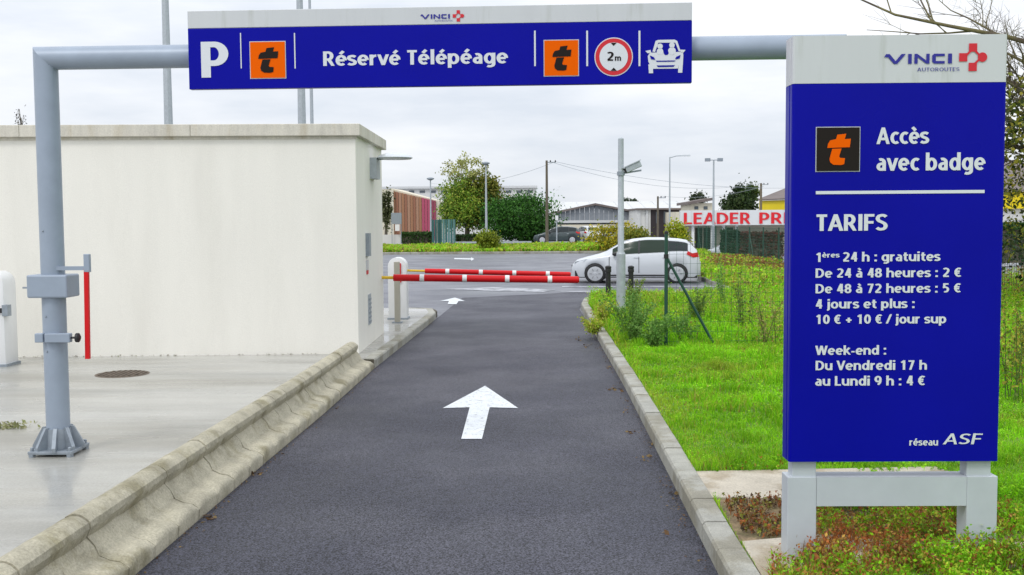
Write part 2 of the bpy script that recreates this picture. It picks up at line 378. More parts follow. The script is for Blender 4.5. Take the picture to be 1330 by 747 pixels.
def kerb_run(path, width, ztop, step, nm, seed=0, jl=.006):
    root = empty('kerb', (path[0][0], path[0][1], 0), kind='structure'); pts = resample(path, step)
    if (Vector(path[-1])-pts[-1]).length > .15: pts.append(Vector(path[-1]))
    r = random.Random(seed); proto = None
    for i in range(len(pts)-1):
        d = pts[i+1]-pts[i]; L = d.length
        if proto is None or abs(L-proto[1]) > .02:
            b = MB(); pr = [(0, -.05), (0, ztop-.022), (.012, ztop-.004), (.03, ztop), (width-.008, ztop), (width, ztop-.01), (width, -.05)]
            n = len(pr)
            for y in (jl, L-jl):
                for u, z in pr: b.v.append((-u if width > 0 else -u, y, z))
            b.f += [(j, j+1, n+j+1, n+j) for j in range(n-1)]; b.f += [tuple(range(n))[::-1], tuple(range(n, 2*n))]
            o = b.build(nm, m_kerb, root, local=True); proto = (o, L)
        else:
            o = proto[0].copy(); COL.objects.link(o); o.parent = root
        o.location = Vector((pts[i].x, pts[i].y, r.uniform(-.004, .003))); o.location -= root.location
        o.rotation_euler = (r.uniform(-.003, .003), r.uniform(-.008, .008), math.atan2(-d.x, d.y))
    bb = MB()
    for i in range(len(path)-1):
        a, c = Vector(path[i]), Vector(path[i+1]); d = (c-a).normalized(); nrm = Vector((-d.y, d.x))
        q = [a+nrm*.012, a+nrm*(width-.012), c+nrm*(width-.012), c+nrm*.012]
        bb.add([(p.x, p.y, -.02) for p in q]+[(p.x, p.y, ztop-.012) for p in q], [(4, 5, 6, 7), (0, 1, 5, 4), (2, 3, 7, 6), (1, 2, 6, 5), (3, 0, 4, 7)])
    bb.build('mortar_bed', m_joint, root)
    return root
kerb_run(LK2, .15, PAVZ+.006, 1.0, 'kerb_stone', 3)
# right kerb: build along the reversed path so its face looks at the lane
VZ = .10
RKo = [(2*0+p[0], p[1]) for p in RK][::-1]
kerb_run(RKo, .15, .13, .5, 'kerb_stone', 5)
# ------------------------------------------------------------------ verge
VERGE = [(p[0]+.13, p[1]) for p in RK[:-3]]+[(1.85, 23.9), (2.15, 24.8), (2.9, 25.25), (5.7, 25.2), (6.0, 33.5), (7.7, 43), (9.4, 55), (10.2, 61), (11.0, 61), (11.0, 30), (45, 30), (45, -3), (1.2, -3)]
sheet('verge', VERGE, VZ, m_turf, kind='structure')
K3 = [(10.2, 60.9), (9.4, 55), (7.7, 43), (6.0, 33.5), (5.7, 25.2)]
kerb_run(K3, .15, .125, 1.0, 'kerb_stone', 6)
BED = [(-40, 61.7), (10.6, 61.7), (10.6, 80), (-40, 80)]
sheet('planting_bed', BED, .13, m_soil, kind='structure')
kerb_run([(10.6, 61.5), (-12, 61.5)][::-1], -.001+.15, .14, 2.0, 'kerb_stone', 8)
# concrete strips in the verge
def slab(name, px, z0=.10, z1=.118, **k):
    P = [G(x, y, z1) for x, y in px]; b = MB(); n = len(P)
    b.add([(p.x, p.y, z0-.1) for p in P]+[(p.x, p.y, z1) for p in P], [tuple(range(n, 2*n))]+[(i, (i+1) % n, n+(i+1) % n, n+i) for i in range(n)])
    bm = b.build(name, m_slab); me = bm.data; B = bmesh.new(); B.from_mesh(me); bmesh.ops.recalc_face_normals(B, faces=B.faces); B.to_mesh(me); B.free()
    return tag(bm, **k)
slab('slab', [(903, 612), (1215, 606), (1255, 620), (1140, 648), (925, 646)], kind='structure')
slab('slab', [(963, 703), (1060, 694), (1360, 706), (1380, 728), (1200, 752), (992, 752)], kind='structure')
P4 = [G(x, y, .112) for x, y in [(928, 645), (1135, 647), (1330, 690), (1340, 712), (1060, 700), (962, 705)]]
sheet('soil_patch', [(p.x, p.y) for p in P4], .106, m_soil, kind='structure')
# ------------------------------------------------------------------ paint on the road
def mark(px, z=.009, name='road_marking', mat=None):
    P = [G(x, y, z) for x, y in px]; return sheet(name, [(p.x, p.y) for p in P], z, mat or m_paint, kind='structure')
mark([(630, 501), (673, 530), (636, 529), (626, 570), (599, 570), (610, 529), (575, 530)], name='arrow_marking')
mark([(591, 386.5), (604, 391), (595.5, 391), (593, 395), (581.5, 395), (583, 391), (571.5, 391)], name='arrow_marking')
mark([(577, 375.5), (640, 373), (722, 376.3), (705, 379.3), (640, 377.8)], z=.008, name='worn_marking', mat=m_worn)
mark([(590, 335.2), (612, 335.6), (612, 334.2), (616, 336.4), (612, 338.8), (612, 337.2), (590, 336.6)], z=.006, name='arrow_marking')
for y0, y1, xa, xb in ((371.8, 372.9, 730, 930), (378, 379.2, 728, 930), (346.2, 346.9, 905, 930), (379.6, 380.0, 760, 800)):
    mark([(xa, y0), (xb, y0-.4), (xb, y1-.4), (xa, y1)], z=.008, name='bay_line', mat=m_worn)
# ================================================================== TOLL BUILDING
bl = G(466, 459.5, PAVZ); yaw = math.radians(-1.6)
U = Vector((math.cos(yaw), math.sin(yaw), 0)) * -1   # to the left
U = Vector((-1, -.028, 0)).normalized(); Vv = Vector((.005, 1, 0)).normalized()
HB = D(470, 161, bl.y).z
bld = empty('service_building', (bl.x, bl.y, PAVZ), 'low cream rendered service building with flat concrete coping left of the lane', 'building')
def bx(b, u0, u1, v0, v1, z0, z1, o=None):
    o = o or bl
    vs = [Vector((o.x, o.y, 0))+U*u+Vv*v+Vector((0, 0, z)) for z in (z0, z1) for u, v in ((u0, v0), (u1, v0), (u1, v1), (u0, v1))]
    return b.add(vs, [(0, 1, 2, 3), (7, 6, 5, 4), (0, 4, 5, 1), (1, 5, 6, 2), (2, 6, 7, 3), (3, 7, 4, 0)])
bx(MB(), 0, 11, 0, 2.7, PAVZ-.05, HB-.16).build('wall', m_wall, bld)
for i in range(5): bx(MB(), -.07+i*2.25, -.07+(i+1)*2.25-.004, -.07, 2.78, HB-.16, HB).build('coping_slab', m_cop, bld, bev=.008)
bx(MB(), -.02, 11, -.012, 0.001, HB-.20, HB-.161).build('drip_edge', m_cop, bld)
r9 = random.Random(5); b9 = []
for i in range(230):
    u_ = r9.uniform(0, 10.5)**1.0; q9 = Vector((bl.x, bl.y, 0))+U*u_-Vv*abs(r9.gauss(0, .02)); b9.append((q9.x, q9.y, PAVZ+.004+r9.random()*.012))
tag(cloud('wall_foot_debris', *leaves_geo(np.array(b9), RNG.uniform(.01, .03, len(b9)), palette(len(b9), [(.13, .11, .07), (.20, .18, .12), (.16, .18, .07)]), .5), m_leaf), 'thin line of dirt and moss along the foot of the cream wall', 'debris', kind='stuff')
# things on its side wall
def sidebox(name, y0, y1, z0, z1, t, mat, parent, label=None):
    b = bx(MB(), -t, .001, y0, y1, z0, z1); o = b.build(name, mat, parent)
    if label: o['label'] = label
    return o
wl = empty('wall_lamp', (bl.x+.1, bl.y+1.5, 2.75), 'disc shaped clear wall lamp on the side of the cream building', 'lamp')
sidebox('bracket', 1.35, 1.75, 2.55, 2.86, .10, m_galvl, wl)
c = Vector((bl.x+.36, bl.y+1.5, 2.86))
MB().bar((bl.x+.08, c.y, 2.84), (c.x, c.y, 2.86), .05, .03).build('arm', m_galvl, wl)
MB().lathe(c, [(.04, -.03), (.24, -.02), (.27, 0), (.24, .035), (.12, .07), (.03, .08)], 24).build('lamp_shade', m_lamp, wl, smooth='auto')
mt = empty('meter_box', (bl.x, bl.y+.9, 1.45), 'small grey meter box with red and blue sticker below on building side', 'meter box')
sidebox('housing', .8, 1.0, 1.42, 1.75, .05, m_galv, mt); sidebox('sticker', .8, 1.0, 1.22, 1.36, .012, m_white, mt); sidebox('sticker', .83, .97, 1.16, 1.215, .013, m_red, mt); 
vg = empty('vent_grille', (bl.x, bl.y+1.0, .6), 'small louvred vent grille low on the building side wall', 'vent')
sidebox('frame', .95, 1.2, .42, .86, .012, m_galvl, vg)
for k in range(6): sidebox('louvre', .97, 1.18, .45+k*.065, .475+k*.065, .02, m_galv, vg)
# ------------------------------------------------------------------ lighting masts behind it
def mast(px, ytop, d, r, label, zb=0, head=None, mat=None, grp='lamp posts around the car park', cat='lamp post'):
    t = D(px, ytop, d); x = t.x; root = empty('lamp_post', (x, d, zb), label, cat, grp)
    MB().tube([(x, d, zb), (x, d, zb+.8), (x, d, t.z)], [r*1.5, r*1.35, r*.75], 10).build('pole', mat or m_galvl, root, smooth='auto')
    MB().box((x-r*3, d-r*3, zb), (x+r*3, d+r*3, zb+.03)).build('base_plate', m_galv, root)
    if head == 'twin':
        MB().bar((x-.55, d, t.z), (x+.55, d, t.z), .06).build('crossarm', m_galv, root)
        for s in (-1, 1): MB().box((x+s*.55-.22, d-.25, t.z-.12), (x+s*.55+.22, d+.1, t.z+.16), ).build('floodlight', m_galv, root)
    elif head == 'side':
        MB().tube([(x, d, t.z-.05), (x+.5, d, t.z+.08), (x+1.0, d, t.z+.1)], [.05, .04, .04], 6).build('arm', m_galvl, root)
        MB().box((x+.9, d-.1, t.z+.05), (x+1.6, d+.1, t.z+.15)).build('lamp_head', m_lamp, root)
    elif head == 'top':
        MB().lathe((x, d, t.z), [(.1, -.1), (.34, .02), (.34, .10), (.15, .18)], 12).build('lamp_head', m_galv, root)
    return root
mast(212, -90, 26, .10, 'tall pale mast rising behind building left of blue overhead sign', head='twin')
mast(387.5, -80, 28, .10, 'thicker tall mast behind building seen above and below blue overhead sign', head='twin')
mast(401.5, -30, 44, .07, 'thin mast just right of the thicker mast behind the building', head='top')
mast(559, 233, 95, .07, 'grey lamp post with flat head in front of the brown slatted hall', head='top')
mast(631, 213, 88, .08, 'grey lamp post in front of the big yellowing tree', head='top')
mast(870, 204, 82, .06, 'slender lamp post with one side lantern left of twin floodlight', head='side')
mast(927, 208, 92, .09, 'mast with twin floodlights above the supermarket sign', zb=-1.2, head='twin')
# ================================================================== GANTRY (height limiting portal)
pl = G(77, 588, PAVZ); d0 = pl.y
zt = D(60, 76, d0).z                                            # beam centre height
# right end: same height, px 1083
r_ = ray(1083, 60.5); k = (zt-EYE)/r_.z; pr = Vector((0, 0, EYE))+r_*k
gr = empty('height_gantry', (pl.x, pl.y, PAVZ), 'grey tubular gantry portal spanning the lane with bolted feet', 'gantry')
Rg = .088
ax = (pr-Vector((pl.x, pl.y, zt))); ax.z = 0; ax.normalize()
def mitre(b, p0, p1, dirb, r, n=24):
    # vertical tube from p0 up to p1, cut at 45 degrees towards dirb
    k = len(b.v)
    nrm = Vector((-dirb.y, dirb.x, 0))
    for e in (0, 1):
        for j in range(n):
            t = 2*math.pi*j/n; o = dirb*(math.cos(t)*r)+nrm*(math.sin(t)*r)
            if e == 0: b.v.append(tuple(p0+o))
            else: b.v.append(tuple(p1+o-Vector((0, 0, 1))*(math.cos(t)*r)))
    b.f += [(k+j, k+(j+1) % n, k+n+(j+1) % n, k+n+j) for j in range(n)]; return b
pL = Vector((pl.x, pl.y, zt)); pR = Vector((pr.x, pr.y, zt))
zr = VZ+.02
mitre(MB(), Vector((pl.x, pl.y, PAVZ+.18)), pL, ax, Rg).build('post', m_grey, gr, smooth='auto')
mitre(MB(), Vector((pr.x, pr.y, zr+.18)), pR, -ax, Rg).build('post', m_grey, gr, smooth='auto')
b = MB(); n = 24; nrm = Vector((-ax.y, ax.x, 0))
for p, s in ((pL, 1), (pR, -1)):
    for j in range(n):
        t = 2*math.pi*j/n; b.v.append(tuple(p+nrm*(math.sin(t)*Rg)+Vector((0, 0, math.cos(t)*Rg))-ax*s*(math.cos(t)*Rg)))
b.f += [(j, n+j, n+(j+1) % n, (j+1) % n) for j in range(n)]
b.build('beam', m_grey, gr, smooth='auto')
def foot(p, z0):
    f = MB(); f.box((-.17, -.17, 0), (.17, .17, .025), o=(p.x, p.y, z0+.02)).build('foot_plate', m_galv, gr, bev=.004)
    MB().tube([(p.x, p.y, z0+.04), (p.x, p.y, z0+.2)], [.11, .10], 20).build('socket', m_galv, gr, smooth='auto')
    for k in range(8):
        a = k*math.pi/4+.2; dv = Vector((math.cos(a), math.sin(a), 0)); sv = Vector((-dv.y, dv.x, 0))*.014
        q = Vector((p.x, p.y, z0+.04)); vs = []
        for s in (-1, 1): vs += [q+dv*.09+sv*s, q+dv*.19+sv*s, q+dv*.19+Vector((0, 0, .03))+sv*s, q+dv*.115+Vector((0, 0, .17))+sv*s, q+dv*.09+Vector((0, 0, .17))+sv*s]
        MB().add(vs, [(0, 1, 2, 3, 4), (9, 8, 7, 6, 5)]+[(i, 5+i, 5+(i+1) % 5, (i+1) % 5) for i in range(5)]).build('gusset', m_galv, gr)
    for a in (0, 1, 2, 3):
        c = Vector((p.x+math.cos(a*math.pi/2+.785)*.205, p.y+math.sin(a*math.pi/2+.785)*.205, z0))
        MB().lathe(c, [(.028, 0), (.028, .03), (.014, .032), (.014, .07), (.008, .075)], 6).build('anchor_bolt', m_galv, gr)
foot(pL, PAVZ); foot(pR, zr)
# clamp, hanging bar and knob on the left post
zc = D(77, 371, d0).z
MB().box((-.155, -.12, -.088), (.155, .12, .088), o=(pl.x+.0, pl.y, zc)).build('clamp_box', m_grey, gr, bev=.012)
MB().bar((pl.x-.20, pl.y-.08, zc-.01), (pl.x-.15, pl.y-.08, zc-.01), .014).build('pin', m_galv, gr)
zk = D(77, 437, d0).z
MB().box((-.05, -.125, -.035), (.145, -.07, .035), o=(pl.x+.02, pl.y, zk)).build('lower_clamp', m_grey, gr, bev=.006)
MB().box((-.11, -.115, -.035), (-.045, -.06, .035), o=(pl.x, pl.y, zk)).build('lower_clamp', m_grey, gr, bev=.006)
MB().tube([(pl.x+.16, pl.y-.1, zk), (pl.x+.20, pl.y-.1, zk), (pl.x+.205, pl.y-.1, zk), (pl.x+.225, pl.y-.1, zk), (pl.x+.235, pl.y-.1, zk)], [.008, .008, .036, .036, .02], 12).build('knob', m_dark, gr, smooth='auto')
for yy in (300, 410, 455):
    q = D(62, yy, d0); MB().sphere((pl.x-.03, pl.y-.085, q.z), .008, 8).build('rivet', m_galv, gr)
bt = D(113, 330, d0-.05); bb_ = D(113, 466, d0-.05); z350 = D(113, 348, d0).z
hb = empty('height_bar', (bt.x, bt.y, bt.z), 'red height limit bar hanging beside the left gantry post from a grey bracket', 'barrier bar')
MB().bar((pl.x+.05, bt.y, z350), (bt.x+.012, bt.y, z350), .035, .03).build('bracket', m_grey, hb)
MB().box((bt.x-.022, bt.y-.02, z350-.03), (bt.x+.022, bt.y+.02, bt.z)).build('hanger', m_grey, hb, bev=.004)
MB().bar((bt.x-.006, bt.y-.003, z350+.0), (bb_.x+.008, bb_.y-.003, bb_.z), .032, .03).build('bar', m_redp, hb)
# ================================================================== TEXT
def AR(cx, cy, rx, ry, a0, a1):
    n = max(3, int(abs(a1-a0)/14)); return [(cx+rx*math.cos(math.radians(a0+(a1-a0)*i/n)), cy+ry*math.sin(math.radians(a0+(a1-a0)*i/n))) for i in range(n+1)]
def SC(w, h, x0=0):                     # an S spine
    P = [(.90, .835), (.72, .91), (.50, .925), (.24, .87), (.14, .73), (.24, .60), (.5, .515), (.76, .42), (.87, .28), (.76, .13), (.5, .075), (.27, .09), (.08, .165)]
    P = [(x0+x*w, (.078/h+(y-.075)/.85*(1-.156/h))*h) for x, y in P]; out = []
    for k in range(len(P)-1):
        p0, p1, p2, p3 = P[max(k-1, 0)], P[k], P[k+1], P[min(k+2, len(P)-1)]
        for t in (0, .33, .66): out.append(tuple(.5*(2*p1[i]+(p2[i]-p0[i])*t+(2*p0[i]-5*p1[i]+4*p2[i]-p3[i])*t*t+(3*p1[i]-p0[i]-3*p2[i]+p3[i])*t**3) for i in (0, 1)))
    return out+[P[-1]]
_bowl = lambda cx: AR(cx, .365, .205, .295, 0, 360)
_ac = [(.26, .80), (.44, 1.0)]; _gr = [(.38, .80), (.20, 1.0)]
_e = [[(.12, .365), (.50, .365)], AR(.315, .365, .215, .295, 0, 312)]
_a = [[(.43, 0), (.43, .45)]+AR(.245, .46, .185, .195, 0, 118), [(.43, .405), (.27, .40)]+AR(.26, .235, .155, .16, 95, 290)+[(.43, .155)]]
GL = {'a': (.56, _a), 'à': (.56, _a+[_gr]), 'b': (.65, [[(.1, 0), (.1, 1.03)], _bowl(.325)]), 'c': (.50, [AR(.325, .365, .215, .295, 52, 308)]),
 'd': (.65, [[(.535, 0), (.535, 1.03)], _bowl(.31)]), 'e': (.62, _e), 'é': (.62, _e+[_ac]), 'è': (.62, _e+[_gr]),
 'g': (.65, [_bowl(.31), [(.535, .73), (.535, .0)]+AR(.325, -.03, .21, .155, 0, -128)]),
 'h': (.64, [[(.1, 0), (.1, 1.03)], AR(.315, .43, .21, .225, 165, 0)+[(.525, 0)]]), 'n': (.64, [[(.1, 0), (.1, .73)], AR(.315, .43, .21, .225, 165, 0)+[(.525, 0)]]),
 'i': (.25, [[(.12, 0), (.12, .73)], [(.12, .85), (.12, 1.02)]]), 'j': (.27, [[(.15, .73), (.15, .0)]+AR(-.02, -.02, .17, .15, 0, -80), [(.15, .85), (.15, 1.02)]]),
 'k': (.58, [[(.1, 0), (.1, 1.03)], [(.12, .30), (.50, .76)], [(.22, .44), (.55, -.03)]]), 'l': (.25, [[(.12, 0), (.12, 1.03)]]),
 'm': (.98, [[(.1, 0), (.1, .73)], AR(.29, .45, .185, .205, 165, 0)+[(.475, 0)], AR(.665, .45, .185, .205, 165, 0)+[(.85, 0)]]),
 'o': (.64, [AR(.32, .365, .22, .295, 0, 360)]), 'p': (.65, [[(.1, -.25), (.1, .73)], _bowl(.325)]),
 'r': (.43, [[(.1, 0), (.1, .73)], AR(.35, .40, .25, .255, 172, 84)]), 's': (.50, [SC(.48, .73)]),
 't': (.43, [[(.19, .92), (.19, .24)]+AR(.36, .235, .17, .155, 180, 285), [(.03, .652), (.40, .652)]]),
 'u': (.64, [[(.525, 0), (.525, .73)], [(.1, .73), (.1, .30)]+AR(.31, .30, .21, .222, 180, 345)]), 'v': (.56, [[(.05, .78), (.28, -.03)], [(.51, .78), (.28, -.03)]]),
 'A': (.72, [[(.07, -.05), (.36, 1.05)], [(.65, -.05), (.36, 1.05)], [(.18, .31), (.54, .31)]]), 'D': (.73, [[(.11, 0), (.11, 1)], [(.11, .922), (.30, .922)]+AR(.30, .5, .315, .422, 90, -90)+[(.11, .078)]]),
 'E': (.56, [[(.11, 0), (.11, 1)], [(.11, .922), (.52, .922)], [(.11, .52), (.48, .52)], [(.11, .078), (.52, .078)]]),
 'F': (.55, [[(.11, 0), (.11, 1)], [(.11, .922), (.52, .922)], [(.11, .50), (.48, .50)]]), 'I': (.26, [[(.13, 0), (.13, 1)]]), 'L': (.53, [[(.11, 1), (.11, 0)], [(.11, .078), (.51, .078)]]),
 'P': (.61, [[(.11, 0), (.11, 1)], [(.11, .922), (.30, .922)]+AR(.29, .66, .20, .262, 90, -90)+[(.11, .398)]]),
 'R': (.65, [[(.11, 0), (.11, 1)], [(.11, .922), (.30, .922)]+AR(.29, .68, .195, .242, 90, -90)+[(.11, .438)], [(.30, .44), (.40, .30), (.55, -.04)]]),
 'S': (.58, [SC(.55, 1.0, .01)]), 'T': (.57, [[(.285, 0), (.285, 1)], [(.02, .922), (.55, .922)]]), 'V': (.66, [[(.06, 1.05), (.33, -.05)], [(.60, 1.05), (.33, -.05)]]),
 'W': (1.0, [[(.07, 1.05), (.28, -.05)], [(.50, 1.05), (.28, -.05)], [(.50, 1.05), (.72, -.05)], [(.93, 1.05), (.72, -.05)]]), 'C': (.62, [AR(.40, .5, .29, .42, 55, 305)]), 'O': (.78, [AR(.39, .5, .29, .42, 0, 360)]), 'U': (.70, [[(.11, 1), (.11, .36)]+AR(.35, .36, .24, .28, 180, 360)+[(.59, 1)]]),
 '0': (.60, [AR(.30, .5, .19, .42, 0, 360)]), '1': (.60, [[(.34, 0), (.34, 1)], [(.12, .76), (.32, .93)]]), '2': (.60, [AR(.27, .70, .205, .222, 145, -25)+[(.38, .45), (.10, .10)], [(.06, .078), (.53, .078)]]),
 '4': (.60, [[(.42, 0), (.42, 1)], [(.40, .97), (.09, .34), (.57, .31)]][:1]+[[(.38, 1.0), (.12, .25)], [(.06, .29), (.57, .29)]]), '5': (.60, [[(.51, .922), (.17, .922), (.155, .56), (.28, .575)]+AR(.27, .33, .20, .25, 80, -120)]),
 '7': (.60, [[(.05, .922), (.54, .922)], [(.45, .95), (.21, -.04)]]), '8': (.60, [AR(.30, .72, .165, .205, 0, 360), AR(.30, .29, .195, .215, 0, 360)]),
 '9': (.60, [AR(.29, .66, .19, .262, 0, 360), [(.48, .66)]+AR(.20, .52, .28, .44, 10, -75)]), '€': (.60, [AR(.38, .5, .25, .42, 55, 305), [(.02, .61), (.46, .61)], [(.02, .41), (.44, .41)]]),
 ':': (.26, [[(.13, 0), (.13, .19)], [(.13, .54), (.13, .73)]]), '/': (.42, [[(.04, -.04), (.38, 1.04)]]), '+': (.60, [[(.06, .4), (.54, .4)], [(.30, .14), (.30, .66)]]), '-': (.36, [[(.04, .33), (.32, .33)]]), ' ': (.27, [])}
def text_mesh(st, bold=.02, space=1.0, shear=0.):
    px_, py_ = .20+bold, .155+bold*.7; V = []; F = []; x = 0; lay = 0; CH = []
    for ch in st:
        adv, strokes = GL[ch]; f0 = len(F)
        for p in strokes:
            p = [q_ for k_, q_ in enumerate(p) if k_ == 0 or math.hypot(q_[0]-p[k_-1][0], q_[1]-p[k_-1][1]) > .022]
            lay = (lay+1) % 5; closed = len(p) > 5 and abs(p[0][0]-p[-1][0])+abs(p[0][1]-p[-1][1]) < 1e-6; k = len(V); n = len(p)
            lo = -9; hi = 9
            if ch in 'AVWRkv/7': lo = 0; hi = 1 if ch.isupper() or ch in '/7' else (.73 if ch == 'v' else 1.03)
            for i in range(n):
                a = Vector(p[i])-Vector(p[i-1]) if i else (Vector(p[0])-Vector(p[-2]) if closed else Vector(p[1])-Vector(p[0]))
                b_ = Vector(p[i+1])-Vector(p[i]) if i < n-1 else (Vector(p[1])-Vector(p[0]) if closed else a)
                if a.length < 1e-9: a = b_
                if b_.length < 1e-9: b_ = a
                a.normalize(); b_.normalize(); t = (a+b_); t = t.normalized() if t.length > 1e-6 else a; nm = Vector((-t.y, t.x)); m = 1/max(.45, t.dot(a))
                for sg in (1, -1):
                    yy_ = max(lo, min(hi, p[i][1]+sg*nm.y*py_/2*m)); V.append(Vector((x+p[i][0]+sg*nm.x*px_/2*m+yy_*shear, yy_, lay*.00035)))
            for i in range(n-1): F.append((k+2*i, k+2*i+1, k+2*i+3, k+2*i+2))
        CH.append((f0, len(F))); x += (adv+.045)*space
    return V, F, CH
CAP = 1.0
class Plane:
    """a sign face: origin, u axis (right), z up; photo pixels are cast on it"""
    def __init__(s, o, u): s.o = Vector(o); s.u = Vector(u).normalized(); s.w = Vector((0, 0, 1)); s.n = s.u.cross(s.w)   # n points at the viewer
    def uv(s, px, py):
        r = ray(px, py); e = Vector((0, 0, EYE)); t = (s.o-e).dot(s.n)/r.dot(s.n); p = e+r*t-s.o; return p.dot(s.u), p.dot(s.w)
    def P(s, u, v, h=0): return s.o+s.u*u+s.w*v+s.n*h
    def text(s, st, x0, x1, base, top, mat, parent, name='lettering', bold=.02, h=.003, shear=0., space=1.0, xr=None):
        V, F, CH = text_mesh(st, bold, space, shear); xa = min(v.x for v in V); xb = max(v.x for v in V)
        ua, va = s.uv(x0, base); ub, vb = s.uv(x1, base); _, vt = s.uv(x0, top)
        vm = (va+vb)/2 if xr is None else va
        sy = (vt-va)/CAP; sx = (ub-ua)/(xb-xa); b = MB()
        W_ = [s.P(ua+(v.x-xa)*sx, va+v.y*sy, h+v.z) for v in V]; k0 = 0
        for f0, f1 in CH:
            if f1 > f0:
                ids = [q for f in F[f0:f1] for q in f]; a_, c_ = min(ids), max(ids)+1
                MB().add(W_[a_:c_], [tuple(q-a_ for q in f) for f in F[f0:f1]]).build('letter', mat, parent)
    def poly(s, pts, mat, parent, name, h=.003, thick=0., uvs=False):
        q = pts if uvs else [s.uv(*p) for p in pts]
        me = bpy.data.meshes.new(name); bm = bmesh.new(); off = rootloc(parent)
        vs = [bm.verts.new(s.P(u, v, h)-off) for u, v in q]; f = bm.faces.new(vs); f.normal_update(); bmesh.ops.triangulate(bm, faces=[f]); bm.to_mesh(me); bm.free()
        me.materials.append(mat); o = bpy.data.objects.new(name, me); COL.objects.link(o); o.parent = parent; return o
    def rect(s, x0, y0, x1, y1, mat, parent, name, h=.003):
        u0, v0 = s.uv(x0, y0); u1, v1 = s.uv(x1, y1)
        return s.poly([(u0, v0), (u0, v1), (u1, v1), (u1, v0)], mat, parent, name, h, uvs=True)
def box_axes(o, u, w, n, a, b_):     # box in sign axes
    m = MB(); vs = []
    for h in (a[2], b_[2]):
        for x, y in ((a[0], a[1]), (b_[0], a[1]), (b_[0], b_[1]), (a[0], b_[1])): vs.append(o+u*x+w*y+n*h)
    return m.add(vs, [(0, 3, 2, 1), (4, 5, 6, 7), (0, 1, 5, 4), (1, 2, 6, 5), (2, 3, 7, 6), (3, 0, 4, 7)])
T_TOP = [(.42, .97), (.80, 1.0), (.74, .83), (1.0, .84), (.96, .57), (.0, .55), (.03, .68), (.12, .79), (.37, .83)]
T_BOT = [(.21, .52), (.61, .53), (.51, .28), (.55, .23), (.76, .22), (.73, .03), (.60, 0), (.27, .01), (.13, .09), (.10, .20)]
def tlogo(pl_, x0, y0, x1, y1, sq, ink, parent, edge=m_white):
    pl_.rect(x0-1, y0-1, x1+1, y1+1, edge, parent, 'badge_border', .003)
    pl_.rect(x0, y0, x1, y1, sq, parent, 'badge_panel', .006)
    u0, v0 = pl_.uv(x0, y1); u1, v1 = pl_.uv(x1, y0)
    for pp in (T_TOP, T_BOT):
        pl_.poly([(u0+(u1-u0)*(.24+.56*x), v0+(v1-v0)*(.13+.73*y)) for x, y in pp], ink, parent, 'badge_glyph', .009, uvs=True)
def vinci(pl_, x0, x1, ya, yb, cx0, cx1, cy0, cy1, parent):
    """wordmark between x0..x1 (top ya, base yb) and the red linked-squares mark"""
    u0, vt = pl_.uv(x0, ya); u1, vb = pl_.uv(x1, yb); Wd = u1-u0; H = vt-vb
    L = {'V': [[(0, 1), (.055, 1), (.145, .28), (.235, 1), (.30, 1), (.17, 0), (.12, 0), (.03, .68), (-.03, .68)]],
         'I': [[(.335, 1), (.39, 1), (.39, 0), (.335, 0)]],
         'N': [[(.43, 0), (.43, 1), (.475, 1), (.61, .32), (.61, 1), (.66, 1), (.66, 0), (.61, 0), (.48, .66), (.48, 0)]],
         'C': [[(.70, .18), (.70, .82), (.73, 1), (.89, 1), (.89, .74), (.755, .74), (.755, .26), (.89, .26), (.89, 0), (.73, 0)]],
         'J': [[(.94, 1), (1, 1), (1, 0), (.94, 0)]]}
    for ps in L.values():
        for p in ps: pl_.poly([(u0+x*Wd, vb+y*H) for x, y in p], m_inkblue, parent, 'wordmark_letter', .004, uvs=True)
    a, t = pl_.uv(cx0, cy0); c, bt_ = pl_.uv(cx1, cy1); cu, cv = (a+c)/2, (t+bt_)/2; R = (c-a)/2
    s = .30*R
    for k, (dx, dy) in enumerate(((0, .70), (-.70, 0), (0, -.70))):
        x, y = cu+dx*R, cv+dy*R; pl_.poly([(x-s, y-s), (x+s, y-s), (x+s, y+s), (x-s, y+s)], m_red, parent, 'emblem_square', .004, uvs=True)
    pl_.poly([(cu+.70*R+1.15*s*math.cos(i*math.pi/10), cv+1.15*s*math.sin(i*math.pi/10)) for i in range(20)], m_red, parent, 'emblem_disc', .004, uvs=True)
    for sx in (-1, 1):
        for sy in (-1, 1):
            if (sx, sy) == (-1, -1) : continue
            p0 = Vector((cu+sx*.06*R*0, cv+sy*.40*R)); 
            A = Vector((cu+sx*.14*R, cv+sy*.48*R)); B = Vector((cu+sx*.48*R, cv+sy*.14*R)); dd = Vector((sx, sy)).normalized()*.075*R
            pl_.poly([tuple(A-dd), tuple(B-dd), tuple(B+dd), tuple(A+dd)], m_red, parent, 'emblem_link', .0045, uvs=True)
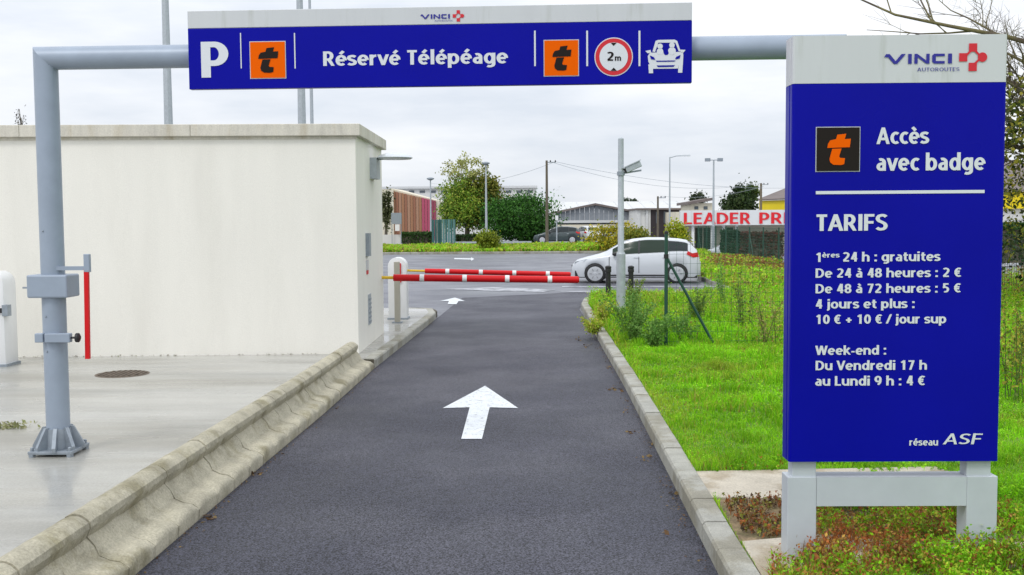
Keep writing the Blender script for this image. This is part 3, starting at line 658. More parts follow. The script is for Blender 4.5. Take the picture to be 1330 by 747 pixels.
# ================================================================== OVERHEAD SIGN
def lerpv(a, c, t): return a+(c-a)*t
nx_ = Vector((ax.y, -ax.x, 0))        # towards the viewer
pf = pL+nx_*(Rg+.07)
OS = Plane(pf, ax)
uL, vT = OS.uv(243, 10); uR, vT2 = OS.uv(899, 7.5); _, vB = OS.uv(246, 114.5); _, vB2 = OS.uv(899, 109); _, vM = OS.uv(500, 33)
vT = (vT+vT2)/2; vB = (vB+vB2)/2
osn = empty('overhead_sign', OS.P((uL+uR)/2, vB), 'long blue overhead sign with white top band reading Réservé Télépéage', 'sign')
box_axes(OS.o, OS.u, OS.w, OS.n, (uL, vB, -.06), (uR, vM-.001, 0)).build('panel', m_blue, osn, bev=.003)
box_axes(OS.o, OS.u, OS.w, OS.n, (uL, vM+.001, -.06), (uR, vT, 0)).build('header_panel', m_white, osn, bev=.003)
for u in (uL+.5, (uL+uR)/2, uR-.5): box_axes(OS.o, OS.u, OS.w, OS.n, (u-.03, -.12, -.10), (u+.03, .12, -.061)).build('clamp', m_galv, osn)
OS.text('P', 262, 297.5, 101, 54.5, m_text, osn, bold=.0)
for x in (313, 383): OS.rect(x-1.2, 43, x+1.2, 89, m_text, osn, 'divider_line')
for x in (694.8, 762.6, 830.5): OS.rect(x-1.2, 40, x+1.2, 86, m_text, osn, 'divider_line')
tlogo(OS, 325, 55, 371, 101, m_orange, m_black, osn); tlogo(OS, 707, 53, 751, 98, m_orange, m_black, osn)
OS.text('Réservé Télépéage', 420, 660, 85.8, 67, m_text, osn, bold=.0)
vinci(OS, 547, 584.4, 19, 24.3, 588, 602.6, 13.4, 28.2, osn)
OS.text('AUTOROUTES', 564.5, 588, 28.3, 26.2, m_inkblue, osn, bold=-.09)
cu, cv = OS.uv(797, 74); ru = OS.uv(822, 74)[0]-cu
circ = lambda r, n=40, a0=0: [(cu+r*math.cos(a0+2*math.pi*i/n), cv+r*math.sin(a0+2*math.pi*i/n)) for i in range(n)]
OS.poly(circ(ru), m_text, osn, 'disc_border', .003, uvs=True); OS.poly(circ(ru*.95), m_red, osn, 'disc_ring', .005, uvs=True); OS.poly(circ(ru*.74), m_text, osn, 'disc_face', .007, uvs=True)
for s in (1, -1): OS.poly([(cu-.16*ru, cv+s*.72*ru), (cu+.16*ru, cv+s*.72*ru), (cu, cv+s*.56*ru)], m_black, osn, 'height_triangle', .009, uvs=True)
OS.text('2', 788.5, 797, 79.3, 67.5, m_black, osn, bold=.0, h=.009); OS.text('m', 798.5, 806.5, 79.3, 71.5, m_black, osn, bold=.0, h=.009)
# car pictogram (two people sharing)
def PX(l): return [(440+x/2.771, y/2.771) for x, y in l]
OS.poly(PX([(1129, 186), (1140, 148), (1150, 144), (1208, 143), (1218, 148), (1230, 184), (1224, 186), (1211, 154), (1150, 154), (1138, 188)]), m_text, osn, 'pictogram', .003)
OS.poly(PX([(1120, 190), (1238, 187), (1240, 200), (1238, 236), (1122, 238), (1114, 222), (1112, 203)]), m_text, osn, 'pictogram', .003)
OS.poly(PX([(1114, 232), (1131, 232), (1131, 264), (1116, 264)]), m_text, osn, 'pictogram', .0035); OS.poly(PX([(1222, 232), (1238, 230), (1236, 262), (1221, 262)]), m_text, osn, 'pictogram', .0035)
OS.poly(PX([(1103, 184), (1122, 180), (1124, 190), (1112, 192)]), m_text, osn, 'pictogram', .003); OS.poly(PX([(1228, 179), (1248, 180), (1240, 190), (1230, 189)]), m_text, osn, 'pictogram', .003)
OS.poly(PX([(1131, 232), (1222, 231), (1224, 247), (1131, 248)]), m_text, osn, 'pictogram', .0035)
OS.poly(PX([(1143, 236), (1210, 235), (1204, 241), (1149, 242)]), m_blue, osn, 'pictogram_detail', .006)
for l in ([(1119, 200), (1134, 206), (1139, 216), (1124, 214)], [(1230, 198), (1214, 205), (1210, 214), (1226, 212)], [(1140, 219), (1212, 218), (1208, 222), (1145, 223)]): OS.poly(PX(l), m_blue, osn, 'pictogram_detail', .006)
def pdisc(x, y, r, mat, h): OS.poly(PX([(x+r*math.cos(i*math.pi/8), y+r*math.sin(i*math.pi/8)) for i in range(16)]), mat, osn, 'pictogram', h)
pdisc(1156, 167, 10, m_text, .004); pdisc(1199, 163, 10, m_text, .004); pdisc(1156, 186, 12, m_text, .004); pdisc(1199, 184, 14, m_text, .004); pdisc(1178, 190, 9, m_blue, .005)
# ================================================================== PRICE TOTEM
dt = G(1043, 716, .115).y
TP = Plane((D(1030, 300, dt).x, dt-.13, 0), Vector((1, -.012, 0)))
uL, vT = TP.uv(1030, 47); uR, _ = TP.uv(1306, 45); _, vT2 = TP.uv(1306, 44); _, vB = TP.uv(1030, 602); _, vB2 = TP.uv(1300, 597); _, vM = TP.uv(1150, 108)
uR = (uR+TP.uv(1300, 590)[0])/2
vT = (vT+vT2)/2; vB = (vB+vB2)/2
tot = empty('price_totem', TP.P((uL+uR)/2, .118-TP.o.z, -.1), 'tall blue tariff totem on grey legs standing in the right verge', 'sign')
def rounded_panel(v0, v1, name, mat):
    b = MB(); pr = []
    R = .035; D_ = .15
    u0, u1 = uL, uR
    for a in range(5): t = math.radians(90*a/4); pr.append((u0+R-R*math.sin(t)*1.0 if 0 else u0+R*(1-math.sin(t)), -R*(1-math.cos(t))))
    pr = [(u0+.012, 0), (u0+.003, -.004), (u0, -.014), (u0, -.045), (u0-.0015+.006, -.05), (u0+.006, -.058), (u0, -.063), (u0, D_*-1+.015), (u0+.012, -D_), (u1-.012, -D_), (u1, -D_+.015), (u1, -.014), (u1-.003, -.004), (u1-.012, 0)]
    n = len(pr)
    for v in (v0, v1):
        for u, h in pr: b.v.append(tuple(TP.P(u, v, h)))
    b.f += [(j, (j+1) % n, n+(j+1) % n, n+j)[::-1] for j in range(n)]; b.f += [tuple(range(n)), tuple(range(n, 2*n))[::-1]]
    return b.build(name, mat, tot, smooth=False)
rounded_panel(vB, vM-.001, 'panel', m_blue); rounded_panel(vM+.001, vT, 'header_panel', m_white)
def tbox(px0, px1, pyt, pyb, h0, h1, name='leg', zfix=None):
    u0, v1 = TP.uv(px0, pyt); u1, v0 = TP.uv(px1, pyb)
    if zfix is not None: v0 = zfix
    return box_axes(TP.o, TP.u, TP.w, TP.n, (u0, v0, h0), (u1, v1, h1)).build(name, m_legs, tot, bev=.004)
tbox(1031, 1062, 598, 625, -.12, -.03, 'neck'); tbox(1259, 1290, 594, 622, -.12, -.03, 'neck')
_, vtop = TP.uv(1030, 621); _, vbot = TP.uv(1100, 659); uA = TP.uv(1024, 640)[0]; uB = TP.uv(1062, 640)[0]; uC = TP.uv(1258, 640)[0]; uD = TP.uv(1298, 640)[0]
for a, c in ((uA, uB), (uC, uD)): box_axes(TP.o, TP.u, TP.w, TP.n, (a, .09, -.145), (c, vtop, -.02)).build('leg', m_legs, tot, bev=.004)
box_axes(TP.o, TP.u, TP.w, TP.n, (uB+.001, vbot, -.143), (uC-.001, vtop-.002, -.022)).build('crossbar', m_legs, tot)
vinci(TP, 1150.6, 1236, 70.5, 82.6, 1245.7, 1280.7, 57, 92, tot)
TP.text('AUTOROUTES', 1191, 1245.7, 93, 88, m_inkblue, tot, bold=-.09)
tlogo(TP, 1060.5, 166, 1115.5, 222, m_black, m_orange, tot)
for st, x0, x1, bs, tp_ in (('Accès', 1138, 1206.5, 187.3, 165.8), ('avec badge', 1138, 1279.5, 222, 199.5), ('TARIFS', 1060, 1152.5, 300, 278.6)):
    TP.text(st, x0, x1, bs, tp_, m_text, tot, bold=.0)
TP.rect(1059.5, 248.3, 1278.5, 250.8, m_text, tot, 'divider_line')
for st, x0, x1, bs, tp_ in (('1', 1059.5, 1065.5, 340.3, 328.3), ('ères', 1067.5, 1090.3, 334.5, 328), ('24 h : gratuites', 1094.4, 1221.3, 339.8, 327.6), ('De 24 à 48 heures : 2 €', 1059, 1248, 360.8, 348.8), ('De 48 à 72 heures : 5 €', 1059, 1247.6, 381, 369),
                            ('4 jours et plus :', 1059, 1187.5, 400.8, 388.8), ('10 € + 10 € / jour sup', 1059.5, 1228.5, 420.8, 408.8), ('Week-end :', 1058.5, 1150.5, 461, 449), ('Du Vendredi 17 h', 1059, 1203.5, 480.8, 468.6), ('au Lundi 9 h : 4 €', 1058.5, 1201, 501, 488.6)):
    TP.text(st, x0, x1, bs, tp_, m_text, tot, bold=.0)
TP.text('réseau', 1180.7, 1218, 578.6, 569.5, m_text, tot, bold=.0); TP.text('ASF', 1224, 1276, 577, 563, m_text, tot, bold=-.05, shear=.12)
# ================================================================== BARRIERS
def housing(x, y, zb, H, label, name='barrier_housing', w=.34, dp=.34):
    root = empty(name, (x, y, zb), label, 'barrier housing', 'white barrier housings'); b = MB()
    pr = [(-w/2, 0)]+[(-w/2+w/2*(1-math.cos(math.radians(a))), H-.16+.16*math.sin(math.radians(a))) for a in range(0, 181, 20)]+[(w/2, 0)]
    n = len(pr); b.add([(x+u, y-dp/2, zb+z) for u, z in pr]+[(x+u, y+dp/2, zb+z) for u, z in pr], [tuple(range(n)), tuple(range(n, 2*n))[::-1]]+[(j, n+j, n+(j+1) % n, (j+1) % n) for j in range(n)])
    b.build('cabinet', m_wpl, root, bev=.01, smooth='auto')
    MB().box((x-w/2-.02, y-dp/2-.02, zb), (x+w/2+.02, y+dp/2+.02, zb+.03)).build('base_plate', m_galv, root)
    MB().box((x-.05, y-dp/2-.012, zb+.25), (x+.05, y-dp/2-.001, zb+.5)).build('access_door', m_wpl, root)
    return root
hp = G(518, 414, PAVZ); hh = housing(hp.x, hp.y, PAVZ, D(518, 334, hp.y).z-PAVZ, 'white round topped barrier housing at the end of the pavement')
q = D(518, 352, hp.y)
MB().box((q.x-.04, hp.y-.20, q.z-.2), (q.x+.06, hp.y-.172, q.z+.15)).build('warning_sticker', m_redp, hh)
hp2 = Vector((-2.62, hp.y-2.5, 0)); housing(hp2.x, hp2.y, PAVZ, 1.12, 'white barrier housing hidden behind the cream building')
wp = G(3, 474, PAVZ); wh = housing(wp.x-.02, wp.y, PAVZ, D(3, 352, wp.y).z-PAVZ, 'white round topped housing at the left edge before the building wall', w=.30)
MB().box((wp.x-.16, wp.y-.19, .80), (wp.x+.16, wp.y-.171, .86)).build('black_band', m_dark, wh); MB().box((wp.x+.12, wp.y-.2, .76), (wp.x+.19, wp.y-.1, .90)).build('lock', m_galv, wh)
def boom(x0, xr, x1, y, z, r, label, dz=0, zs=None, slope=0):
    root = empty('barrier_boom', (x0, y, z), label, 'barrier', 'red and white lift barriers')
    P = lambda x: Vector((x, y, z+(x-xr)*slope))
    MB().tube([P(x0), P(xr+.05)], r*.45, 10).build('rod', m_yel, root, smooth='auto')
    MB().tube([P(xr), P(x1)], r, 16).build('pole', m_redp, root, smooth='auto')
    for k in range(4):
        x = xr+(x1-xr)*(.155+.231*k); MB().tube([P(x-.035), P(x+.035)], r*1.08, 16).build('white_band', m_wpl, root, smooth='auto')
    MB().tube([P(x1), P(x1+.02)], [r*1.02, r*.7], 16).build('end_cap', m_redp, root)
    return root
a = D(512, 360.3, hp2.y); c = D(750, 363, hp2.y); boom(hp2.x+.1, a.x, c.x, hp2.y-.1, a.z, .056, 'nearer thicker red lift barrier with four white bands', slope=(c.z-a.z)/(c.x-a.x))
a = D(552, 352, hp.y); c = D(740, 356.5, hp.y); e = D(526, 351.5, hp.y); boom(e.x-.1, a.x, c.x, hp.y, a.z, .046, 'farther thinner red lift barrier behind the first one', slope=(c.z-a.z)/(c.x-a.x))
rp = G(516.5, 419, PAVZ); zt_ = D(516, 340, rp.y).z
rd = empty('reader_post', (rp.x, rp.y, PAVZ), 'flat beige metal post standing right in front of the round topped housing', 'post')
MB().box((rp.x-.045, rp.y-.08, PAVZ), (rp.x+.05, rp.y+.04, zt_)).build('column', m_beige, rd, bev=.006)
MB().box((rp.x-.09, rp.y-.12, PAVZ), (rp.x+.09, rp.y+.08, PAVZ+.015)).build('foot_plate', m_galv, rd)
# drain grate
g0 = G(159, 486, PAVZ); dg_ = empty('drain_grate', (g0.x, g0.y, PAVZ), 'small rusty drain grate in the wet pavement before the building', 'drain grate')
mr_ = M('rusty_iron', (.13, .10, .075), .7, var=.4, vscale=20)
MB().lathe((g0.x, g0.y, PAVZ), [(.31, -.02), (.31, .004), (.28, .008), (.28, -.01)], 28).build('frame', mr_, dg_)
MB().lathe((g0.x, g0.y, PAVZ), [(.27, -.01), (.27, .002)], 24).build('drain_bed', m_joint, dg_)
for k in range(9):
    xx = -.24+k*.06; hl = math.sqrt(.28**2-xx*xx)-.01; MB().box((g0.x+xx-.016, g0.y-hl, PAVZ+.002), (g0.x+xx+.016, g0.y+hl, PAVZ+.013)).build('grate_bar', mr_, dg_)
# ================================================================== CCTV pole, bollards, fence post
cp = G(806.5, 417, VZ); d = cp.y; t = D(807, 181, d); m330 = D(807, 330, d).z
cc = empty('camera_pole', (cp.x, d, VZ), 'pale grey stepped pole standing at the lane corner in the weeds', 'pole')
MB().tube([(cp.x, d, VZ), (cp.x, d, m330)], .082, 14).build('lower_pole', m_galvl, cc, smooth='auto')
MB().tube([(cp.x, d, m330), (cp.x, d, m330+.05), (cp.x, d, t.z)], [.082, .056, .05], 14).build('upper_pole', m_galvl, cc, smooth='auto')
MB().lathe((cp.x, d, t.z), [(.05, 0), (.05, .01), (.02, .03)], 14).build('pole_cap', m_galvl, cc)
v = D(822, 217, d); cv_ = empty('surveillance_camera', (v.x, d, v.z), 'grey surveillance camera with sloping hood on a bracket on the pole', 'camera')
MB().bar((cp.x-.02, d, v.z-.12), (v.x+.15, d, v.z-.06), .05, .03).build('bracket', m_galv, cv_)
MB().lathe((cp.x, d, v.z-.15), [(.07, 0), (.07, .07)], 14).build('clamp_ring', m_galv, cv_)
Rc = Matrix.Rotation(math.radians(-24), 3, 'Y')
MB().box((-.14, -.07, -.055), (.15, .07, .05), R=Rc, o=(v.x, d, v.z)).build('housing', m_galvl, cv_, bev=.012)
MB().box((-.20, -.085, .052), (.17, .085, .065), R=Rc, o=(v.x, d, v.z)).build('hood', m_galvl, cv_)
MB().box((-.165, -.055, -.045), (-.141, .055, .04), R=Rc, o=(v.x, d, v.z)).build('lens_window', m_dark, cv_)
for px, lb in ((790, 'black bollard left of the grey camera pole'), (819.5, 'black bollard right of the grey camera pole')):
    g = G(px, 396, VZ); tt = D(px, 345, g.y).z; r = empty('bollard', (g.x, g.y, VZ), lb, 'bollard', 'black bollards behind the camera pole')
    MB().lathe((g.x, g.y, VZ), [(.055, 0), (.055, tt-VZ-.14)], 14).build('post', m_dark, r, smooth='auto')
    MB().lathe((g.x, g.y, tt-.14), [(.068, .0), (.068, .06), (.06, .07), (.068, .08), (.068, .12), (.03, .14)], 14).build('cap', m_dark, r, smooth='auto')
g = G(865, 449, VZ); tt = D(865, 304, g.y); s0 = D(867, 333, g.y); s1 = G(929, 449, VZ)
fp = empty('fence_end_post', (g.x, g.y, VZ), 'dark green steel fence end post with slanting brace in the verge', 'fence post')
MB().tube([(g.x, g.y, VZ), (g.x, g.y, tt.z)], .026, 10).build('post', m_grn, fp, smooth='auto')
MB().lathe((g.x, g.y, tt.z), [(.03, 0), (.03, .03), (.01, .05)], 10).build('cap', m_dark, fp)
MB().tube([(g.x, g.y, s0.z), (s1.x, s1.y, VZ-.02)], .02, 8).build('brace', m_grn, fp, smooth='auto')
MB().lathe((g.x, g.y, s0.z-.03), [(.035, 0), (.035, .06)], 10).build('clamp_ring', m_dark, fp)
w = MB(); xe = 7.0
for i in range(11): w.bar((g.x, g.y, VZ+.06+i*.14), (xe, g.y+.2, VZ+.06+i*.14), .0035)
for i in range(int((xe-g.x)/.10)): w.bar((g.x+.05+i*.10, g.y+.2*i*.1/(xe-g.x), VZ+.02), (g.x+.05+i*.10, g.y+.2*i*.1/(xe-g.x), VZ+1.47), .003)
tag(w.build('wire_mesh', m_grn, fp), kind='stuff')
MB().tube([(xe, g.y+.2, VZ), (xe, g.y+.2, tt.z)], .026, 8).build('post', m_grn, fp, smooth='auto')
# wire mesh fence along the boundary x = 10.4
fr = empty('mesh_fence', (10.4, 58, VZ), 'green wire mesh fence on thin posts between verge and supermarket road', 'fence')
yy = [15, 18]+[20.5+2.5*i for i in range(16)]
for y in yy: MB().tube([(10.4, y, VZ), (10.4, y, VZ+1.5)], .032, 8).build('post', m_grn, fr, smooth='auto')
w = MB()
for i in range(12): w.bar((10.4, 15, VZ+.08+i*.125), (10.4, 58, VZ+.08+i*.125), .007)
for i in range(430): w.bar((10.4, 15+i*.1, VZ+.03), (10.4, 15+i*.1, VZ+1.48), .006)
tag(w.build('wire_mesh', m_grn, fr), kind='stuff')
for y in (58, 45.5, 30.5): MB().tube([(10.4, y, VZ+1.2), (10.4, y-.9, VZ)], .02, 6).build('brace', m_grn, fr)
# ================================================================== CARS
def make_car(label, paint, loc, rz, L=4.1, grp=None, detail=True, glass=None):
    """local: x from 0 (nose) to L (tail), y side, z up"""
    glass = glass or m_glass
    root = empty('parked_car', loc, label, 'car', grp, rz=rz); s = L/4.1
    RP = [(0, .50), (.03, .62), (.15, .74), (.45, .83), (.85, .93), (1.05, 1.00), (1.25, 1.12), (1.65, 1.35), (1.95, 1.42), (2.4, 1.465), (2.9, 1.46), (3.4, 1.42), (3.66, 1.375), (3.82, 1.25), (4.0, 1.04), (4.06, .86), (4.1, .62)]
    BP = [(0, .50), (.03, .60), (.15, .70), (.45, .78), (.85, .86), (1.3, .90), (2.4, .95), (3.4, 1.0), (3.75, 1.0), (3.98, .93), (4.05, .78), (4.1, .60)]
    WP = [(0, .48), (.05, .60), (.2, .74), (.6, .82), (1.2, .85), (3.2, .85), (3.7, .80), (3.98, .74), (4.1, .62)]
    RW = [(0, .40), (.2, .62), (.85, .70), (1.2, .68), (1.7, .60), (2.4, .60), (3.3, .58), (3.7, .56), (4.0, .62), (4.1, .55)]
    ip = lambda T, x: float(np.interp(x, [a for a, _ in T], [c_ for _, c_ in T]))
    wh = (.78, 3.36); wr = .335
    def zb(x):
        z = .20 if .15 < x < 3.95 else .26
        for c in wh:
            if abs(x-c) < wr: z = max(z, .30+math.sqrt(wr*wr-(x-c)**2)*1.0)
        return z
    xs_ = sorted(set([0, .03, .08, .15, .28, 1.15, 1.3, 1.5, 1.7, 1.95, 2.2, 2.4, 2.7, 2.9, 3.7, 3.8, 3.9, 3.98, 4.05, 4.1]+[round(c+wr*math.cos(math.pi*i/12), 3) for c in wh for i in range(13)]+[round(c+sg*(wr+.006), 3) for c in wh for sg in (-1, 1)]+[.45, .85, 1.05, 1.22, 1.25, 1.36, 1.43, 1.58, 1.65, 1.76, 1.82, 1.88, 2.05, 2.3, 3.1, 3.25, 3.4, 3.5, 3.62, 3.66]))
    def sec(x):
        b_, be, ro, wb, wt = zb(x), ip(BP, x), ip(RP, x), ip(WP, x), ip(RW, x); be = max(be, b_+.08) if be < b_+.08 else be; ro = max(ro, be+.01)
        mid = b_+(be-b_)*.5
        p = [(wb-.03, b_), (wb, b_+(mid-b_)*.5), (wb+.005, mid), (wb-.005, be-.05), (wb-.035, be)]
        for t in (.3, .6, .85): p.append((wb-.035+(wt-wb+.035)*(t**1.3), be+(ro-.05-be)*t if ro-be > .12 else be+(ro-be)*t*.6))
        p += [(wt, ro-.035 if ro-be > .12 else be+(ro-be)*.7), (wt*.85, ro-.008), (wt*.45, ro+.008), (0, ro+.012)]
        return p
    b = MB(); n = 12
    for x in xs_:
        for y, z in sec(x): b.v.append((x*s, y, z))
        for y, z in sec(x): b.v.append((x*s, -y, z))
    N = 2*n
    for i in range(len(xs_)-1):
        for j in range(n-1):
            b.f.append((i*N+j, i*N+j+1, (i+1)*N+j+1, (i+1)*N+j)); b.f.append((i*N+n+j, (i+1)*N+n+j, (i+1)*N+n+j+1, i*N+n+j+1))
    for i in (0, len(xs_)-1):
        f = [i*N+j for j in range(n)]+[i*N+n+j for j in range(n-1, -1, -1)]; b.f.append(tuple(f))
    bo = b.build('body', paint, root, smooth='auto', local=True)
    MB().box((.12*s, -.70, .17), (4.0*s, .70, .40), ).build('underbody', m_dark, root, local=True)
    for c in wh:
        MB().box(((c-.40)*s, -.74, .30), ((c+.40)*s, .74, .80)).build('wheel_well', m_dark, root, local=True) if False else None
    def side(x, t, sg, o=.016):     # point on the greenhouse side at fraction t between belt and roof edge
        be, ro, wb, wt = ip(BP, x), ip(RP, x), ip(WP, x), ip(RW, x)
        T_ = [0, .3, .6, .85, 1.0]; Y_ = [wb-.035+(wt-wb+.035)*(q_**1.3) for q_ in T_[:4]]+[wt]; Z_ = [be+(ro-.05-be)*q_ for q_ in T_[:4]]+[ro-.035]
        return (x*s, sg*(float(np.interp(t, T_, Y_))+o), float(np.interp(t, T_, Z_)))
    def win(xa, xb, t0=.08, t1=.86, front=None, back=None, sg=-1):
        w_ = MB(); K = 6; cols = []
        for i in range(K+1):
            x = xa+(xb-xa)*i/K; hi = t1
            be, ro = ip(BP, x), ip(RP, x)
            z_lim = 9
            cols.append([side(x, q_, sg) for q_ in (t0, .3, .6, .85, max(t1, .86))])
        for c_ in cols: w_.v += c_
        for i in range(K):
            for j in range(4): w_.f.append((i*5+j, i*5+j+1, (i+1)*5+j+1, (i+1)*5+j) if sg > 0 else (i*5+j, (i+1)*5+j, (i+1)*5+j+1, i*5+j+1))
        return w_
    for sg in (-1, 1):
        win(1.33, 2.14, sg=sg, t1=.93).build('side_window', glass, root, local=True, smooth=True)
        win(2.20, 3.04, sg=sg, t1=.95).build('side_window', glass, root, local=True, smooth=True)
        win(3.10, 3.70, .14, .92, sg=sg).build('side_window', m_glass, root, local=True, smooth=True)
        win(2.142, 2.198, .06, .96, sg=sg).build('door_pillar', m_dark, root, local=True); win(3.042, 3.098, .06, .96, sg=sg).build('door_pillar', m_dark, root, local=True)
        for c in wh:
            y0, y1 = sorted((sg*.66, sg*.85)); w0 = empty('wheel', (0, 0, 0)); w0.parent = root
            def disc(r0, prof):
                q = MB(); q.tube([(c*s, yy_, .31) for yy_, r_ in prof], [r_ for yy_, r_ in prof], 20); return q
            disc(0, [(sg*.64, .28), (sg*.66, .31), (sg*.82, .31), (sg*.84, .285)]).build('tyre', m_dark, w0, smooth='auto', local=True)
            disc(0, [(sg*.80, .23), (sg*.846, .235), (sg*.852, .19), (sg*.848, .06), (sg*.856, .05)]).build('rim', m_rim, w0, smooth='auto', local=True)
            if detail:
                for k in range(6):
                    a_ = k*math.pi/3; q = MB(); q.bar((c*s+.10*math.cos(a_), sg*.855, .31+.10*math.sin(a_)), (c*s+.17*math.cos(a_), sg*.853, .31+.17*math.sin(a_)), .03, .008).build('rim_slot', m_dark, w0, local=True)
        # dark well lining behind each wheel
        for c in wh:
            q = MB(); q.tube([(c*s, sg*.50, .32), (c*s, sg*.815, .32)], [.335, .335], 20); q.build('wheel_arch', m_dark, root, local=True)
        q = MB(); q.add([(x_*s, sg*(ip(WP, x_)+o_), z_) for x_, z_, o_ in ((3.86, .84, .022), (3.84, .97, .005), (3.70, 1.04, -.01), (3.66, .94, .016), (4.04, .84, .03), (4.02, 1.0, .02))], [(0, 1, 2, 3), (0, 4, 5, 1)]); q.build('tail_lamp', m_tl, root, local=True)
        q = MB(); q.add([(x_*s, sg*(ip(WP, x_)+o_), z_) for x_, z_, o_ in ((.09, .62, .02), (.42, .70, .008), (.52, .785, -.01), (.14, .70, .015))], [(0, 1, 2, 3)]); q.build('headlamp', m_galvl, root, local=True)
        MB().sphere((1.42*s, sg*.93, .95), .09, 10, (1, 1, .7)).build('wing_mirror', m_dark, root, local=True, smooth=True)
        if detail:
            for xh in (2.0, 2.9): MB().box(((xh)*s, sg*.853-.008, .82), ((xh+.17)*s, sg*.853+.008, .845)).build('door_handle', m_carw, root, local=True)
            for xh in (1.22, 2.16, 3.05): MB().box(((xh)*s, sg*.852-.004, .34), ((xh+.018)*s, sg*.852+.006, .86)).build('door_gap', m_dark, root, local=True)
            MB().box((1.2*s, sg*.855-.004, .24), (2.98*s, sg*.855+.006, .28)).build('sill_trim', m_dark, root, local=True)
    def xwin(x0, x1, k, name):
        w_ = MB()
        for i in range(9):
            x = x0+(x1-x0)*i/8; ro = ip(RP, x); wt = ip(RW, x)
            for f_ in (-k, -k*.5, 0, k*.5, k): w_.v.append((x*s, wt*f_, ro+.006+float(np.interp(abs(f_), [0, .45, .85, 1], [.012, .008, -.008, -.035]))))
        for i in range(8):
            for j in range(4): w_.f.append((i*5+j, (i+1)*5+j, (i+1)*5+j+1, i*5+j+1))
        w_.build(name, m_glass, root, local=True, smooth=True)
    xwin(1.12, 1.86, .84, 'windscreen'); xwin(3.70, 3.96, .82, 'rear_window')
    MB().box((-.012, -.26, .36), (.03, .26, .47)).build('number_plate', m_wpl, root, local=True)
    MB().box((-.01, -.45, .52), (.03, .45, .58)).build('grille', m_dark, root, local=True)
    MB().box((4.075*s, -.3, .55), (4.115*s, .3, .66)).build('number_plate', m_wpl, root, local=True)
    return root
# local x runs nose->tail; viewer side is -y
cw = G(742, 366, 0); nose = G(744, 365.8, 0)
c_w = make_car('white compact estate car parked by the grass beyond the lifting barriers', m_carw, (nose.x+.02, nose.y+.0, 0), math.radians(-9), L=3.93, grp=None, glass=m_gglass); c_w.scale = (1, 1, .94)
q = D(693, 310, 91)
make_car('dark green hatchback parked beyond the planting bed', m_card, (q.x, 90.5, .0), math.radians(-4), L=4.1, grp='cars parked along the far street')
q = D(752, 310, 96); make_car('white car parked nose out just right of the dark hatchback', m_carw, (q.x, 95, 0), math.radians(-75), L=4.0, grp='cars parked along the far street', detail=False)
q = D(768, 312, 84); make_car('white car with red tail lamp behind the yellow shrubs', m_carw, (q.x, 86, 0), math.radians(20), L=4.0, grp='cars parked along the far street', detail=False)
q = D(903, 320, 76); make_car('pale car parked on the supermarket road behind the mesh fence', m_carw, (q.x, 74, gz(q.x+2, 74)+.02), math.radians(-6), L=3.9, grp='cars parked along the far street', detail=False)
# ================================================================== FAR BUILDINGS
def fb(name, loc, label, cat='building'): return empty(name, loc, label, cat)
def boxp(px0, px1, pyt, pyb, d, dep, name, mat, root, zbase=None, bev=0):
    a = D(px0, pyt, d); c = D(px1, pyb, d); z0 = c.z if zbase is None else zbase
    return MB().box((a.x, d, z0), (c.x, d+dep, a.z)).build(name, mat, root)
# brown slatted hall
d = 110; r = fb('slatted_hall', (D(538, 300, d).x, d, 0), 'brown to pink slatted hall with sloping roof line left of the big tree')
N = 15
for i in range(N):
    x0 = 511+56*i/N; x1 = 511+56*(i+1)/N-.5
    zt0 = D(x0, 248+13*i/N, d).z; zt1 = D(x1, 248+13*(i+1)/N, d).z; a = D(x0, 300, d).x; c = D(x1, 300, d).x
    MB().add([(a, d, 0), (c, d, 0), (c, d, zt1), (a, d, zt0), (a, d+.15, 0), (c, d+.15, 0), (c, d+.15, zt1), (a, d+.15, zt0)], [(0, 1, 2, 3), (7, 6, 5, 4), (0, 4, 5, 1), (1, 5, 6, 2), (2, 6, 7, 3), (3, 7, 4, 0)]).build('cladding_slat', m_slat[(3 if i > 9 else [0, 1, 2][i % 3]) if i < 13 else 4], r)
a = D(507, 246, d); c = D(570, 261, d); MB().add([(a.x, d+.2, a.z+.1), (c.x, d+.2, c.z), (c.x, d+12, c.z+.1), (a.x, d+12, a.z+.3), (a.x, d+.2, 0), (c.x, d+.2, 0), (c.x, d+12, 0), (a.x, d+12, 0)], [(0, 1, 2, 3), (0, 4, 5, 1), (1, 5, 6, 2), (2, 6, 7, 3), (3, 7, 4, 0)]).build('wall', m_cream, r)
boxp(486, 511.5, 246, 306, d-.4, 6, 'gable_wall', m_cream, r, 0)
# long pale building behind
d = 165; r = fb('office_block', (D(620, 300, d).x, d, 0), 'long pale flat roofed block behind the big yellowing tree')
boxp(497, 697, 244, 300, d, 12, 'wall', m_paleb, r, 0); boxp(496, 698, 242.5, 244, d-.4, 13, 'parapet', m_roofl, r)
for i in range(14): boxp(503+i*14, 510+i*14, 247.5, 250.5, d-.06, .05, 'window', m_win, r)
